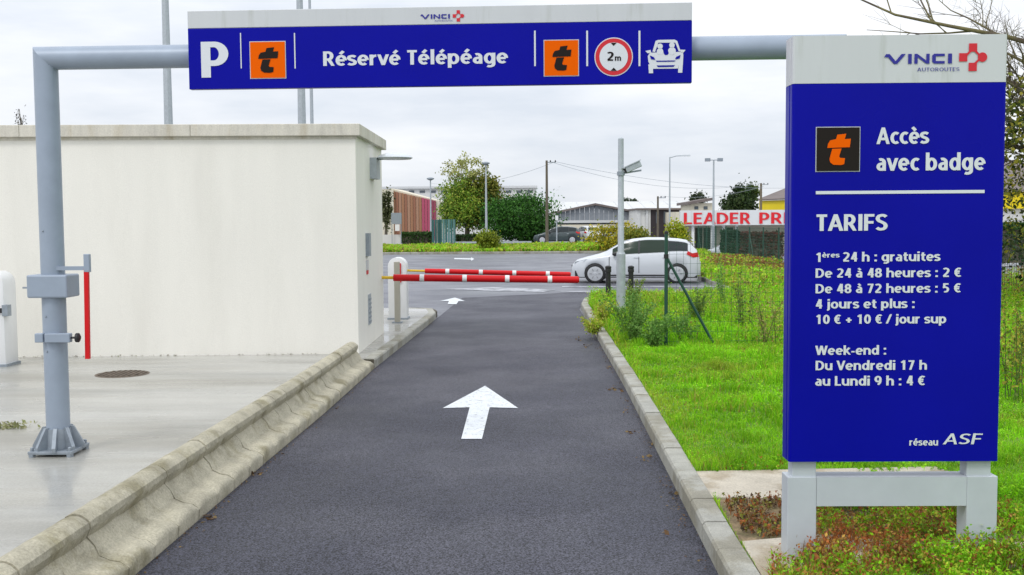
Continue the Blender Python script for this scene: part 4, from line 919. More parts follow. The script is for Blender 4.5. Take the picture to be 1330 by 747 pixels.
# grey gabled workshop
d = 116; r = fb('gabled_workshop', (D(775, 300, d).x, d, 0), 'grey boarded workshop with shallow brown gable roof')
zs = [D(x, y, d) for x, y in ((722, 277), (773, 266.5), (822, 277))]; base = D(722, 288, d).z
nb = 16
for i in range(nb):
    x0 = zs[0].x+(zs[2].x-zs[0].x)*i/nb; x1 = zs[0].x+(zs[2].x-zs[0].x)*(i+1)/nb-.03
    hz = lambda x: float(np.interp(x, [p.x for p in zs], [p.z for p in zs]))
    MB().add([(x0, d, base), (x1, d, base), (x1, d, hz(x1)), (x0, d, hz(x0)), (x0, d+.1, base), (x1, d+.1, base), (x1, d+.1, hz(x1)), (x0, d+.1, hz(x0))], [(0, 1, 2, 3), (7, 6, 5, 4), (0, 4, 5, 1), (1, 5, 6, 2), (2, 6, 7, 3), (3, 7, 4, 0)]).build('board', m_wood, r)
for p, q_ in ((zs[0]+Vector((-.5, 0, -.1)), zs[1]), (zs[1], zs[2]+Vector((1.2, 0, -.15)))):
    MB().add([(p.x, d-.4, p.z), (q_.x, d-.4, q_.z), (q_.x, d+14, q_.z), (p.x, d+14, p.z), (p.x, d-.4, p.z+.22), (q_.x, d-.4, q_.z+.22), (q_.x, d+14, q_.z+.22), (p.x, d+14, p.z+.22)], [(3, 2, 1, 0), (4, 5, 6, 7), (0, 1, 5, 4), (1, 2, 6, 5), (2, 3, 7, 6), (3, 0, 4, 7)]).build('roof', m_roof, r)
boxp(721, 834, 286.5, 289, d-.3, .3, 'beam', m_roofl, r); boxp(721, 834, 292, 298, d-.2, .2, 'wall', m_cream, r); boxp(721, 834, 289, 310, d+.15, 10, 'shutter', m_wood, r, 0)
for x in (722, 750, 778, 806, 832): boxp(x, x+2, 298, 310, d-.15, .3, 'column', m_cream, r, 0)
# long pale roofed warehouse behind
d = 150; r = fb('warehouse', (D(860, 300, d).x, d, 0), 'low warehouse with a long pale roof behind the grey workshop')
a = D(712, 277, d); c = D(925, 276, d); t = D(715, 262.5, d+14)
MB().add([(a.x, d, a.z), (c.x, d, a.z), (c.x, d+14, t.z), (a.x, d+14, t.z)], [(0, 1, 2, 3)]).build('roof', m_roofl, r); MB().box((a.x, d+.1, 0), (c.x, d+13.9, a.z-.02)).build('wall', m_paleb, r)
for i in range(12): MB().bar((a.x+(c.x-a.x)*(i+.5)/12, d, a.z+.03), (a.x+(c.x-a.x)*(i+.5)/12, d+14, t.z+.03), .12, .08).build('roof_rib', m_roofl, r)
# dark clad shed
d = 108; r = fb('dark_shed', (D(855, 300, d).x, d, -.6), 'dark brown clad shed left of the supermarket sign')
boxp(845, 884, 272, 300, d, 9, 'wall', m_dkopen, r, -1.3); boxp(828, 845, 272, 300, d, 9, 'wall', m_paleb, r, -1.3); boxp(827, 885, 270.5, 272.2, d-.4, 10, 'roof', m_roof, r)
for x in (852, 862, 871): boxp(x, x+4, 275, 290, d-.08, .06, 'window', m_win, r)
boxp(828, 832, 272.4, 300, d-.15, .1, 'column', m_roofl, r, -1.3); boxp(839, 842, 272.4, 300, d-.15, .1, 'column', m_roofl, r, -1.3)
# small tan house
d = 135; r = fb('tan_house', (D(912, 300, d).x, d, -1), 'small tan house with brown pitched roof behind the floodlight mast')
boxp(897, 925, 264, 300, d, 8, 'wall', m_cream, r, -1.3)
a = D(893, 266, d); c = D(927, 260, d); MB().add([(a.x, d-.5, a.z), (c.x, d-.5, c.z), (c.x, d+9, c.z), (a.x, d+9, a.z), (a.x, d-.5, a.z+.35), (c.x, d-.5, c.z+.35), (c.x, d+9, c.z+.35), (a.x, d+9, a.z+.35)], [(3, 2, 1, 0), (4, 5, 6, 7), (0, 1, 5, 4), (1, 2, 6, 5), (2, 3, 7, 6), (3, 0, 4, 7)]).build('roof', m_roof, r)
for x in (902, 914): boxp(x, x+5, 268, 272, d-.06, .05, 'window', m_win, r)
# supermarket
d = 98; zg = -1.38; r = fb('supermarket', (D(960, 300, d).x, d, zg), 'supermarket with white fascia lettered in red and dark glazed front')
SP = Plane((D(883, 283, d).x, d, 0), (1, 0, 0))
u0, v0 = SP.uv(883, 293); u1, v1 = SP.uv(1062, 272)
v1 = SP.uv(883, 273.5)[1]
box_axes(SP.o, SP.u, SP.w, SP.n, (u0, v0, -.25), (u1, v1, 0)).build('fascia', m_store, r)
for k in range(13): uu = u0+(u1-u0)*k/12; box_axes(SP.o, SP.u, SP.w, SP.n, (uu-.012, v0+.02, 0), (uu+.012, v1-.02, .02)).build('fascia_joint', m_roofl, r)
SP.text('LEADER', 888, 974.5, 291.3, 276.5, m_stxt, r, bold=-.02, h=.06); SP.text('PRICE', 986, 1052, 290.6, 276, m_stxt, r, bold=-.02, h=.06)
MB().box((SP.o.x, d+.25, v0), (SP.o.x+u1, d+3, v0+.1)).build('canopy', m_galv, r)
MB().box((SP.o.x+.1, d+3, zg), (SP.o.x+u1, d+20, v1-.1)).build('wall', m_cream, r)
for px0, px1 in ((903, 912), (914, 924), (943, 952)): boxp(px0, px1, 296, 330, d+2.94, .05, 'glazing', m_gglass, r, zg)
for px in (901, 926, 941, 958): 
    q = D(px, 310, d); MB().box((q.x-.12, d+.4, zg), (q.x+.12, d+.64, v0)).build('column', m_wpl, r)
# yellow hall
r = fb('yellow_hall', (32, 90, -1), 'big hall with bright yellow band and grey brown roof beside the supermarket')
a = D(986, 262, 125); c = D(1420, 232, 84); e = Vector((c.x-a.x, c.y-a.y, 0)).normalized(); nn_ = Vector((-e.y, e.x, 0)); Lh = (Vector((c.x-a.x, c.y-a.y, 0))).length
zy1, zy0 = a.z+.1, a.z-1.35
box_axes(Vector((a.x, a.y, 0)), e, Vector((0, 0, 1)), -nn_, (0, zy0, -.3), (Lh, zy1, 0)).build('yellow_band', m_yw, r)
box_axes(Vector((a.x, a.y, 0)), e, Vector((0, 0, 1)), -nn_, (.1, -1.4, -14), (Lh, zy0, -.31)).build('wall', m_paleb, r)
q = [Vector((a.x, a.y, zy1+.02))-nn_*.3, Vector((a.x, a.y, zy1+.02))-nn_*.3+e*Lh]; 
MB().add([q[0], q[1], q[1]+nn_*9+Vector((0, 0, 3.0)), q[0]+nn_*9+Vector((0, 0, 3.0)), q[0]+Vector((0, 0, .15)), q[1]+Vector((0, 0, .15)), q[1]+nn_*9+Vector((0, 0, 3.15)), q[0]+nn_*9+Vector((0, 0, 3.15))], [(3, 2, 1, 0), (4, 5, 6, 7), (0, 1, 5, 4), (1, 2, 6, 5), (2, 3, 7, 6), (3, 0, 4, 7)]).build('roof', m_roof, r)
# green container-like panels
d = 84; r = fb('green_enclosure', (D(575, 310, d).x, d, 0), 'dark green corrugated panel enclosure beside the brown slatted hall', 'enclosure')
for i in range(9):
    x0 = 561+i*3.4; boxp(x0, x0+3.1, 285+(0 if i > 2 else .5), 320, d+(0 if i > 2 else .3), .12, 'panel', m_gpan[0 if i < 3 or i % 2 else 1], r, .0)
for x in (560.5, 570.5, 591): boxp(x, x+1, 284, 320, d-.1, .1, 'post', m_grn, r, 0)
# notice board at the left
d = 80; r = fb('notice_board', (D(515, 300, d).x, d, 0), 'grey notice board with white sheet beside the slatted hall', 'notice board')
boxp(508, 521.5, 276.5, 291, d, .1, 'panel', m_galv, r); boxp(508.5, 509.6, 291, 316, d, .1, 'leg', m_galv, r, 0); boxp(520.3, 521.4, 291, 316, d, .1, 'leg', m_galv, r, 0); boxp(513, 519, 291.5, 300, d-.02, .05, 'sheet', m_wpl, r); boxp(497, 520, 305, 315, d+.3, .3, 'low_wall', m_paleb, r, 0)
# utility poles and wires
def upole(px, yt, d, r0, label, zb=0):
    t = D(px, yt, d); root = empty('utility_pole', (t.x, d, zb), label, 'utility pole', 'utility poles')
    MB().tube([(t.x, d, zb), (t.x, d, t.z)], [r0*1.2, r0*.8], 8).build('pole', m_bark, root, smooth='auto')
    MB().bar((t.x-.1, d, t.z-.15), (t.x+.75, d, t.z-.15), .07).build('crossarm', m_galv, root)
    for k in (.3, .7): MB().lathe((t.x+k, d, t.z-.12), [(.04, 0), (.06, .05), (.03, .14)], 8).build('insulator', m_dark, root)
    return t
p1 = upole(710, 208.5, 84, .11, 'tall dark utility pole beside the dark round bush'); p2 = upole(854.5, 255, 100, .11, 'short utility pole before the dark shed', -1); p3 = upole(988.5, 238, 108, .14, 'utility pole left of the yellow hall', -1.3)
def wire(a, c, sag, label):
    n = 14; P = [a.lerp(c, i/n)-Vector((0, 0, sag*4*(i/n)*(1-i/n))) for i in range(n+1)]
    tag(MB().tube(P, .013, 4).build('overhead_wire', m_galv), label, 'wire', 'overhead wires')
o7 = Vector((.7, 0, -.1))
wire(p1+o7, D(1060, 243, 100), .8, 'long overhead wire running right from the tall utility pole')
wire(p1+o7, D(560, 238, 118), .8, 'overhead wire running left from the tall utility pole behind tree')
wire(p1+Vector((.3, 0, -.1)), p3, 1.2, 'overhead wire between the tall pole and the pole by the yellow hall')
wire(p2+Vector((.3, 0, 0)), p3+Vector((.3, 0, -.3)), .5, 'lower overhead wire between the two right hand utility poles')
# street sign poles
for px, yt, yb, d, lb in ((723, 280, 300, 88, 'small white topped marker post near the dark hatchback'),):
    a = D(px, yt, d); r = empty('marker_post', (a.x, d, 0), lb, 'post'); MB().tube([(a.x, d, 0), (a.x, d, a.z)], .05, 6).build('post', m_galvl, r); MB().box((a.x-.12, d-.1, a.z-.4), (a.x+.12, d-.06, a.z)).build('plate', m_wpl, r)
# rail along the planting bed
r = empty('guard_rail', (D(640, 318, 81).x, 81, 0), 'low grey guard rail behind the planting bed', 'guard rail')
xa = D(592, 315, 81).x; xb = D(690, 315, 81).x
for k in range(9): x = xa+(xb-xa)*k/8; MB().box((x-.04, 81, 0), (x+.04, 81.08, .38)).build('post', m_galv, r)
MB().box((xa, 80.95, .24), (xb, 80.99, .38)).build('rail', m_galvl, r)
# ================================================================== VEGETATION
GRN = [(.05, .12, .018), (.085, .17, .025), (.03, .08, .015)]
YEL = [(.22, .24, .03), (.14, .18, .03), (.30, .27, .04)]
def crown_geo(center, rad, n, size, cols, wts=None, clumps=24, spread=.28, hollow=.35, flat=0, clsz=None):
    c = RNG.normal(size=(clumps, 3)); c /= np.linalg.norm(c, axis=1)[:, None]; c *= (RNG.uniform(hollow, 1, clumps)**.6)[:, None]
    cc_ = RNG.uniform(.75, 1.3, clumps)
    k = RNG.integers(0, clumps, n); p = c[k]+RNG.normal(size=(n, 3))*spread*RNG.uniform(.6, 1.3, clumps)[k][:, None]
    P = np.array(center)+p*np.array(rad)
    C = palette(n, cols, wts)*cc_[k][:, None]
    return leaves_geo(P, RNG.uniform(.7, 1.4, n)*size, np.clip(C, 0, 1), flat), c*np.array(rad)+np.array(center)
def tree(name, x, y, zb, h, rad, label, cols, n=5000, size=.22, cat='tree', grp=None, trunk_r=.15, ch=None, wts=None, clumps=26, spread=.26, trunk=True, hollow=.35, extra=None, bark=None, flat=0):
    root = empty(name, (x, y, zb), label, cat, grp)
    cz = zb+h-rad[2] if ch is None else zb+ch
    g, cs = crown_geo((x, y, cz), rad, n, size, cols, wts, clumps, spread, hollow, flat)
    g[0][:, 2] = np.maximum(g[0][:, 2], zb+.02)
    L = [g]
    if extra: L += [crown_geo(*e)[0] for e in extra]
    cloud('crown' if trunk else 'foliage', *join_geo(L), m_leaf, root)
    b = MB(); b.tube([(x, y, zb), (x+.05*h*.2, y, zb+h*.3), (x, y, cz)], [trunk_r, trunk_r*.8, trunk_r*.45], 8)
    b.build('trunk' if trunk else 'stem', bark or m_bark, root, smooth=True)
    lb = MB()
    for c in cs[::2]:
        s_ = Vector((x, y, zb+(cz-zb)*random.uniform(.5, .95))); e_ = Vector(c); m_ = s_.lerp(e_, .5)+Vector((0, 0, .08*h))
        lb.tube([s_, m_, e_], [trunk_r*.4, trunk_r*.25, trunk_r*.1], 5)
    tag(lb.build('branches', bark or m_bark, root, smooth=True), kind='stuff')
    return root
def px_tree(name, px, ytop, ybase, d, wpx, label, cols, zb=0, **k):
    t = D(px, ytop, d); base = D(px, ybase, d).z if ybase else zb; h = t.z-zb; rz = (t.z-max(base, zb))/2*1.0; rx = wpx/2*d/FPX
    return tree(name, t.x, d, zb, h, (rx*.82, rx*.82, rz*.84), label, cols, ch=(t.z-rz)-zb, **k)
BT = [(.15, .28, .025), (.22, .34, .035), (.09, .18, .02), (.32, .36, .05)]
t_ = D(611, 200, 98)
tree('tall_tree', D(606, 250, 98).x, 98, 0, 7.9, (2.7, 2.6, 2.35), 'big loose tree turning yellow behind the grey lamp post', BT, n=15000, size=.20, ch=3.6, clumps=60, spread=.17, trunk_r=.25,
     extra=[((D(606, 225, 98).x, 98, 6.9), (2.2, 1.8, 1.3), 1300, .20, [(.42, .42, .16), (.30, .33, .09)], None, 34, .13, .4), ((D(628, 262, 98).x, 97.5, 4.2), (1.5, 1.6, 1.9), 3500, .26, [(.11, .15, .02), (.20, .19, .03)], None, 20, .25)])
px_tree('round_bush', 676, 250, 318, 94, 96, 'dark green round bush left of the utility pole', [(.04, .14, .016), (.065, .19, .025), (.025, .085, .014)], n=20000, size=.19, clumps=46, spread=.24, trunk_r=.2)
px_tree('slim_tree', 500, 238, 300, 92, 20, 'slim olive tree beside the building edge before the slatted hall', [(.13, .14, .06), (.09, .11, .04)], n=1800, size=.2, clumps=14)
px_tree('round_tree', 960, 240, 285, 118, 46, 'round green tree above the supermarket sign', [(.03, .065, .018), (.05, .085, .02), (.02, .04, .012)], zb=-1, n=6000, size=.30, clumps=28)
px_tree('round_tree', 975, 238, 268, 119.5, 24, 'lighter green tree top beside the utility pole', [(.10, .14, .02), (.07, .12, .02)], zb=-1, n=1800, size=.28, clumps=12)
px_tree('distant_tree', 905, 250, 268, 170, 26, 'small distant dark tree above the tan house', [(.05, .07, .03)], n=900, size=.35, clumps=12)
px_tree('distant_tree', 818, 257, 268, 190, 22, 'tiny distant tree above the pale warehouse roof', [(.08, .11, .07)], n=600, size=.35, clumps=10)
px_tree('bare_shrub', 27, 138, 168, 38, 20, 'small spiky twig top poking over the building roof', [(.05, .05, .035)], n=90, size=.05, clumps=24, trunk_r=.03)
for px, yt, yb, d, wp, lb, cols in ((797, 289, 335, 62, 74, 'yellow flowering shrub behind the white estate car', [(.42, .36, .02), (.22, .26, .03), (.5, .42, .03)]),
                                (826, 296, 335, 60, 40, 'yellow green shrub behind the camera pole', [(.30, .30, .03), (.17, .22, .03)]),
                                (877, 291, 338, 57, 40, 'bright lime yellow shrub behind the car tail', [(.30, .36, .015), (.42, .42, .02), (.20, .27, .02)]),
                                (634, 300, 332, 66, 34, 'lime green shrub in the planting bed before the lamp post', [(.24, .28, .02), (.16, .22, .02)])):
    px_tree('yellow_shrub', px, yt, yb, d, wp, lb, cols, n=3200, size=.13, cat='shrub', grp='yellow green shrubs along the beds', trunk=False, clumps=26, spread=.24, trunk_r=.04)
def hedge(px0, px1, yt, d, dep, zb, label, cols, n=6000, size=.2):
    a = D(px0, yt, d); c = D(px1, yt, d); root = empty('hedge', ((a.x+c.x)/2, d, zb), label, 'hedge', 'clipped hedges'); H = a.z-zb
    P = np.stack([RNG.uniform(a.x, c.x, n), d+RNG.uniform(0, dep, n), zb+H*(1-RNG.random(n)**2*.98)+RNG.normal(size=n)*.05], 1)
    cloud('foliage', *leaves_geo(P, RNG.uniform(.6, 1.3, n)*size, palette(n, cols)), m_leaf, root)
    MB().box((a.x+.1, d+.15, zb), (c.x-.1, d+dep-.15, a.z-.18)).build('inner_branches', m_bark, root)
hedge(960, 1018, 304, 66, 1.2, -.75, 'dark red clipped hedge before the supermarket', [(.16, .035, .03), (.10, .03, .025), (.07, .05, .025)])
hedge(940, 961, 301, 66, 1.2, -.75, 'green clipped hedge left of the dark red hedge', [(.03, .075, .03), (.02, .05, .02)], 2600)
hedge(521, 562, 303, 86, 1.2, 0, 'low green hedge at the foot of the slatted hall', [(.05, .11, .02), (.03, .07, .015)], 3000)
hedge(1290, 1420, 292, 44, 1.5, 0, 'green hedge behind the right edge of the totem', [(.04, .10, .02), (.06, .13, .025), (.03, .06, .015)], 9000, .16)
hedge(592, 640, 306, 88, 1.2, 0, 'dark low hedge under the big tree', [(.02, .05, .012), (.03, .07, .015)], 2500)
# ---- the big half bare tree at the right edge
def bare_tree(x, y, zb, H, label):
    root = empty('half_bare_tree', (x, y, zb), label, 'tree'); R_ = random.Random(11); tr = MB(); br = MB(); tw = MB(); tips = []
    tr.tube([(x, y, zb), (x-.1, y, zb+1.6), (x+.05, y, zb+3.4), (x-.05, y, zb+5.0), (x, y, zb+H*.85)], [.24, .2, .17, .12, .05], 12)
    def grow(p, d_, L, r, lev):
        n = 4; P = [p]; dd = d_.copy()
        for i in range(n):
            dd = (dd+Vector((R_.gauss(0, .13), R_.gauss(0, .13), R_.gauss(.02, .11)))).normalized(); P.append(P[-1]+dd*L/n)
        (br if lev == 0 else tw).tube(P, [r*(1-.72*i/n) for i in range(n+1)], 6 if lev < 2 else 4, cap=False)
        if lev >= 3: tips.append(P[-1]); return
        for k in range([7, 6, 4][lev]):
            t = R_.uniform(.2, 1); i = min(int(t*n), n-1); q = P[i].lerp(P[i+1], t*n-i); a_ = R_.uniform(0, 6.283)
            sd_ = dd.orthogonal().normalized(); sd_ = Matrix.Rotation(a_, 3, dd) @ sd_
            nd = (dd*.75+sd_*R_.uniform(.5, .9)+Vector((0, 0, .1))).normalized(); grow(q, nd, L*R_.uniform(.38, .6), r*(1-.7*t)*.5+.002, lev+1)
        tips.append(P[-1])
    for k in range(15):
        z = zb+H*(.34+.5*k/15); a_ = math.pi*(.55+.9*((k*.618) % 1)) if k % 3 else R_.uniform(0, 6.28)
        grow(Vector((x, y, z)), Vector((math.cos(a_), math.sin(a_)*.7, R_.uniform(.15, .55))).normalized(), R_.uniform(4.0, 5.6)*(.38 if k < 6 else 1)*(1-.2*k/15), .065*(1-.3*k/15), 0)
    tr.build('trunk', m_barkl, root, smooth=True); tag(br.build('branches', m_barkl, root, smooth=True), kind='stuff'); tag(tw.build('twigs', m_barkl, root), kind='stuff')
    n = 8500; k = RNG.integers(0, 40, n); c = np.stack([x+RNG.normal(size=40)*1.5-.4, y+RNG.normal(size=40)*1.3, zb+RNG.uniform(1.0, 4.6, 40)], 1)
    P = c[k]+RNG.normal(size=(n, 3))*.3
    cloud('leaves', *leaves_geo(P, RNG.uniform(.05, .12, n), palette(n, [(.30, .26, .03), (.05, .07, .02), (.20, .22, .03), (.025, .035, .015)])), m_leaf, root)
    return root
bare_tree(D(1378, 300, 20).x, 20, VZ, 8.6, 'half bare tree with yellow leaves reaching over the totem from the right')
# ---- lawn, weeds
def scatter(poly, dens, xr, yr, keep=None):
    A = (xr[1]-xr[0])*(yr[1]-yr[0]); n = int(A*dens); x = RNG.uniform(*xr, n); y = RNG.uniform(*yr, n); m = in_poly(x, y, poly)
    if keep is not None: m &= keep(x, y)
    return x[m], y[m]
def frustum(x, y, mg=.6): return (np.abs(x) < y*.5+mg) & (y > 4.4)
SL = []                                          # keep blades off the slabs
def px_poly(l, z): return [tuple(G(a, c, z).xy) for a, c in l]
S1 = px_poly([(903, 612), (1215, 606), (1255, 620), (1140, 648), (925, 646)], .118); S2 = px_poly([(963, 703), (1060, 694), (1360, 706), (1380, 728), (1200, 752), (992, 752)], .118); S3 = [tuple(p.xy) for p in P4]
def notslab(x, y): return ~(in_poly(x, y, S1) | in_poly(x, y, S2) | in_poly(x, y, S3))
LV = [(1.24, 4.0)]+[(p[0]+.15, p[1]) for p in RK[1:7]]+VERGE[7:]
GC = [(.22, .52, .010), (.27, .60, .012), (.18, .44, .012), (.32, .62, .02), (.15, .36, .012)]; YC = [(.50, .58, .05), (.42, .52, .05), (.32, .50, .03), (.44, .38, .10)]; RC = [(.30, .13, .05), (.38, .20, .06), (.22, .13, .05)]
def mixcols(x, y, n, fy, fr=0):
    C = palette(n, GC); Y = palette(n, YC); Rr = palette(n, RC); u = RNG.random(n)
    pt = (.80+.55*vnoise(x, y, 1.7, 51))*(.78+.50*vnoise(x, y, 5.3, 52)); dry = np.clip((vnoise(x, y, .8, 53)-.68)*2.2, 0, .6)[:, None]; C = C*pt[:, None]; C = C*(1-dry)+np.array([.38, .40, .05])*pt[:, None]*dry; C = np.where((u < fy)[:, None], Y, C); u = RNG.random(n); return np.where((u < fr)[:, None], Rr, C)
L = []
# near lawn
for (y0, y1, dens, h, w) in ((4.4, 9, 5200, .05, .005), (9, 15, 2100, .065, .009), (15, 26, 700, .11, .017)):
    x, y = scatter(LV, dens, (1.2, 14), (y0, y1), lambda x, y: frustum(x, y) & notslab(x, y)); n = len(x)
    pn = vnoise(x, y, 1.1, 1); hh_ = h*(.35+1.5*vnoise(x, y, 2.3, 2)*vnoise(x, y, 6.1, 33)+.55*vnoise(x, y, 11, 34)+0.3*RNG.random(n))*(.55+1.1*(vnoise(x, y, 3.7, 61) > .55)*vnoise(x, y, 3.7, 61)); edge = (x-1.2-y*.013) < .28
    fy = np.where(edge, .35, .08+.30*(pn > .68))
    L.append(blades_geo(np.stack([x, y, np.full(n, VZ)], 1), hh_, np.full(n, w), mixcols(x, y, n, fy, .02), .7))
    m = RNG.random(n) < .35; xm, ym = x[m], y[m]; k = len(xm)
    L.append(leaves_geo(np.stack([xm, ym, VZ+hh_[m]*RNG.uniform(.4, 1.1, k)], 1), RNG.uniform(.6, 1.3, k)*w*2.4, mixcols(xm, ym, k, .05), .4))
tag(cloud('lawn', *join_geo(L), m_blade), 'short bright green grass and clover in the right verge', 'grass', kind='stuff')
# taller weeds round the fence post and beyond
L = []
def weeds(x, y, h, w, cols, z=VZ, ln=.5, lf=2, ls=.02):
    n = len(x); P = np.stack([x, y, np.full(n, z)], 1); H = h*RNG.uniform(.45, 1.15, n)
    L.append(blades_geo(P, H, np.full(n, w), cols, ln))
    for _ in range(lf):
        t = RNG.uniform(.25, 1, n); Q = P+np.stack([RNG.normal(size=n)*.12*H, RNG.normal(size=n)*.12*H, H*t], 1)
        L.append(leaves_geo(Q, RNG.uniform(.6, 1.4, n)*ls, cols*RNG.uniform(.8, 1.2, (n, 1))))
x, y = scatter(LV, 230, (1.5, 14), (14.3, 25.3), lambda x, y: (vnoise(x, y, .9, 5) > .35)); n = len(x)
hm = np.clip((y-13.6)/4, .2, 1)*np.clip((26.5-y)/4, .3, 1)*(.5+.9*vnoise(x, y, .8, 9)); weeds(x, y, .34*hm, .012, mixcols(x, y, n, .45, .04), lf=3, ls=.035)
x, y = scatter(LV, 150, (5, 11), (25, 61), lambda x, y: x < 10.3); n = len(x); rd_ = np.where(vnoise(x, y, .22, 12)+(x-8)*.12 > .62, .55, .05); weeds(x, y, .26*(.5+vnoise(x, y, .4, 3)), .03, mixcols(x, y, n, .5, rd_), lf=3, ls=.08)
x, y = scatter([(10, 9), (30, 9), (30, 29), (10, 29)], 70, (9, 16), (14, 29)); n = len(x); weeds(x, y, .5, .02, mixcols(x, y, n, .45, .3), lf=3, ls=.06)
x, y = scatter(LV, 90, (5.5, 10), (8.5, 15), lambda x, y: (x > 5.2) & (vnoise(x, y, .5, 8) > .3)); n = len(x); weeds(x, y, .5, .012, mixcols(x, y, n, .3, .35), lf=5, ls=.04)
tag(cloud('tall_weeds', *join_geo(L), m_blade), 'tall yellowing weeds around the fence post and beyond', 'weeds', kind='stuff')
L = []
x = RNG.uniform(-13, 10.4, 30000); y = RNG.uniform(61.8, 76, 30000); n = len(x); weeds(x, y, .27*(.25+.9*vnoise(x, y, .5, 4)), .05, mixcols(x, y, n, .55, .05), z=.13, lf=2, ls=.14)
tag(cloud('ground_cover', *join_geo(L), m_blade), 'yellow green ground cover in the bed beyond the car park', 'ground cover', kind='stuff')
# reddish weeds round the totem foot
L = []
RW_ = [(.42, .14, .04), (.30, .10, .03), (.20, .11, .04), (.32, .38, .03), (.18, .34, .02), (.46, .28, .06)]
def patch(px, dens, h, cols, wts=None, lf=4, ls=.018, w=.005, z=.112):
    pg = px_poly(px, z); xs2 = [p[0] for p in pg]; ys2 = [p[1] for p in pg]
    x, y = scatter(pg, dens, (min(xs2), max(xs2)), (min(ys2), max(ys2))); n = len(x); m = vnoise(x, y, 5, 21)+.25*vnoise(x, y, 14, 27) > .45; x, y = x[m], y[m]; n = len(x)
    weeds(x, y, h*(.4+vnoise(x, y, 4, 22)), w, palette(n, cols, wts)*(.75+.6*vnoise(x, y, 6, 71))[:, None], z=z, ln=1.1, lf=lf, ls=ls)
patch([(1060, 655), (1280, 655), (1330, 690), (1290, 708), (1120, 706), (1062, 696)], 2600, .13, RW_+GC[:2]+YC[:1])
patch([(940, 652), (1022, 650), (1050, 684), (1000, 700), (965, 692), (950, 672)], 1900, .06, RW_[:3]+[(.14, .08, .04), (.08, .055, .03), (.30, .34, .05), (.34, .26, .10)])
patch([(1180, 650), (1330, 640), (1400, 690), (1330, 700)], 1500, .12, GC, lf=4)
patch([(1064, 650), (1250, 648), (1255, 672), (1070, 675)], 1500, .10, GC[:3]+RW_[3:5], lf=4)
patch([(1000, 735), (1200, 718), (1400, 735), (1450, 800), (1010, 800)], 2600, .12, RW_+GC[:2], z=.118)
patch([(1180, 738), (1300, 722), (1400, 735), (1450, 800), (1160, 800)], 2300, .14, GC+YC[:1], z=.118)
patch([(1010, 735), (1090, 706), (1180, 712), (1190, 747)], 2000, .13, RW_[:3]+RW_[5:], z=.118)
patch([(1100, 606), (1250, 598), (1255, 612), (1120, 618)], 500, .05, GC)
patch([(905, 600), (1020, 596), (1020, 612), (915, 614)], 900, .05, GC+RW_[:1])
tag(cloud('reddish_weeds', *join_geo(L), m_blade), 'reddish and green creeping weeds around the totem feet', 'weeds', kind='stuff')
# feathery weed bushes by the camera pole
def weedbush(px, py, h, r, n, label, cols, seed):
    g = G(px, py, VZ); root = empty('weed_bush', (g.x, g.y, VZ), label, 'weed', 'feathery weed bushes in the verge'); rr = np.random.default_rng(seed); st = MB(); Ps = []
    for k in range(n):
        a = rr.uniform(0, 6.283); l = rr.uniform(.1, 1)*r; H = h*rr.uniform(.6, 1.1); p0 = Vector((g.x+rr.normal()*.05, g.y+rr.normal()*.05, VZ)); p1_ = p0+Vector((math.cos(a)*l*.4, math.sin(a)*l*.4, H*.55)); p2_ = p0+Vector((math.cos(a)*l, math.sin(a)*l, H))
        st.tube([p0, p1_, p2_], [.006, .004, .002], 4)
        for t in np.linspace(.15, 1, 34):
            q = (p0.lerp(p1_, t*2) if t < .5 else p1_.lerp(p2_, t*2-1)); 
            for _ in range(3): Ps.append(tuple(q+Vector(rr.normal(size=3)*.035*(1.2-t*.6))))
    tag(st.build('stems', m_grnstem, root), kind='stuff'); P = np.array(Ps)
    tag(cloud('foliage', *leaves_geo(P, RNG.uniform(.5, 1.3, len(P))*.035, palette(len(P), cols)), m_leaf, root), kind='stuff')
m_grnstem = M('green_stem', (.09, .15, .03), .8)
FW = [(.12, .27, .05), (.17, .34, .07), (.22, .38, .08)]
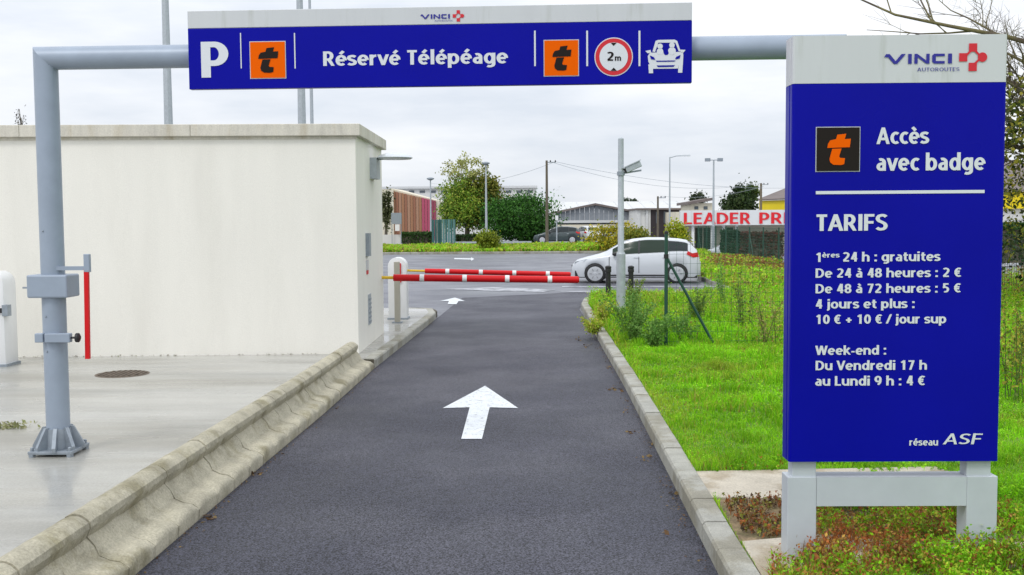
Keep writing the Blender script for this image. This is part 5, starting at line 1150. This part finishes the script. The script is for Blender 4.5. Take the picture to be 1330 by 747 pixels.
for i, (px, py, h, r, n, lb, cols) in enumerate(((822, 446, .75, .5, 26, 'feathery green weed bush at the foot of the camera pole', FW), (850, 452, .5, .4, 18, 'feathery weed bush just left of the green fence post', FW),
        (783, 424, .42, .3, 16, 'yellow green weed tuft by the kerb left of the camera pole', YC), (826, 404, .62, .3, 11, 'tall light weed bush behind the camera pole', [(.20, .30, .05), (.26, .32, .07)]),
        (892, 446, .42, .35, 8, 'dark feathery weed right of the green fence post', FW), (938, 402, .95, .22, 5, 'tall thin weed standing right of the white car', FW),
        (962, 430, .95, .3, 5, 'tall thin weed in the middle of the verge', [(.12, .2, .04), (.2, .24, .05)]), (998, 452, .8, .3, 5, 'brownish tall weed left of the totem panel', [(.34, .27, .10), (.25, .32, .07)]), (770, 432, .22, .25, 12, 'low yellow weed tuft spilling over the kerb corner', YC),
        (1322, 520, .95, .35, 8, 'tall yellow flowering weed at the right edge', [(.35, .32, .04), (.12, .18, .03)]), (905, 420, .6, .3, 12, 'light green weed clump behind the slanting brace', [(.16, .28, .05), (.22, .3, .06)]))):
    weedbush(px, py, h, r, n, lb, cols, 100+i)
# litter of dead leaves by the kerb
Ps = []
for px, py, sx, n in ((752, 441, 12, 14), (762, 449, 10, 12), (800, 505, 12, 14), (812, 535, 8, 6), (838, 596, 12, 10), (848, 575, 7, 8), (875, 640, 6, 8), (330, 615, 14, 12), (272, 672, 10, 10), (820, 560, 10, 8), (868, 690, 16, 3), (790, 478, 6, 8), (560, 420, 8, 4)):
    for _ in range(n):
        g = G(px+RNG.normal()*sx*.5, py+RNG.normal()*1.6, .012); Ps.append((g.x, g.y, .012+RNG.random()*.006))
for path, off_, cnt in ((RK, -.05, 620), (LK, .05, 420)):
    for _ in range(cnt):
        k = RNG.integers(0, min(len(path), 7)-1); t = RNG.random(); a_ = path[k]; c_ = path[k+1]; Ps.append((a_[0]+(c_[0]-a_[0])*t+math.copysign(abs(RNG.normal()*.05)+.01, off_), a_[1]+(c_[1]-a_[1])*t, .009+RNG.random()*.004))
P = np.array(Ps); n = len(P); tag(cloud('dead_leaves', *leaves_geo(P, np.where(np.arange(n) < n-1040, RNG.uniform(.015, .05, n), RNG.uniform(.006, .02, n)), palette(n, [(.16, .09, .04), (.10, .06, .035), (.22, .15, .06)]), .75), m_leaf), 'scattered dead brown leaves along both kerbs', 'leaf litter', kind='stuff')
g = G(4, 556, PAVZ); Ps = [(g.x+RNG.normal()*.12, g.y+RNG.normal()*.04, PAVZ+RNG.random()*.05) for _ in range(160)]
tag(cloud('pavement_weeds', *leaves_geo(np.array(Ps), RNG.uniform(.02, .05, 160), palette(160, [(.30, .32, .14), (.38, .37, .22)])), m_leaf), 'dry weed tuft growing from the pavement at left edge', 'weed', kind='stuff')
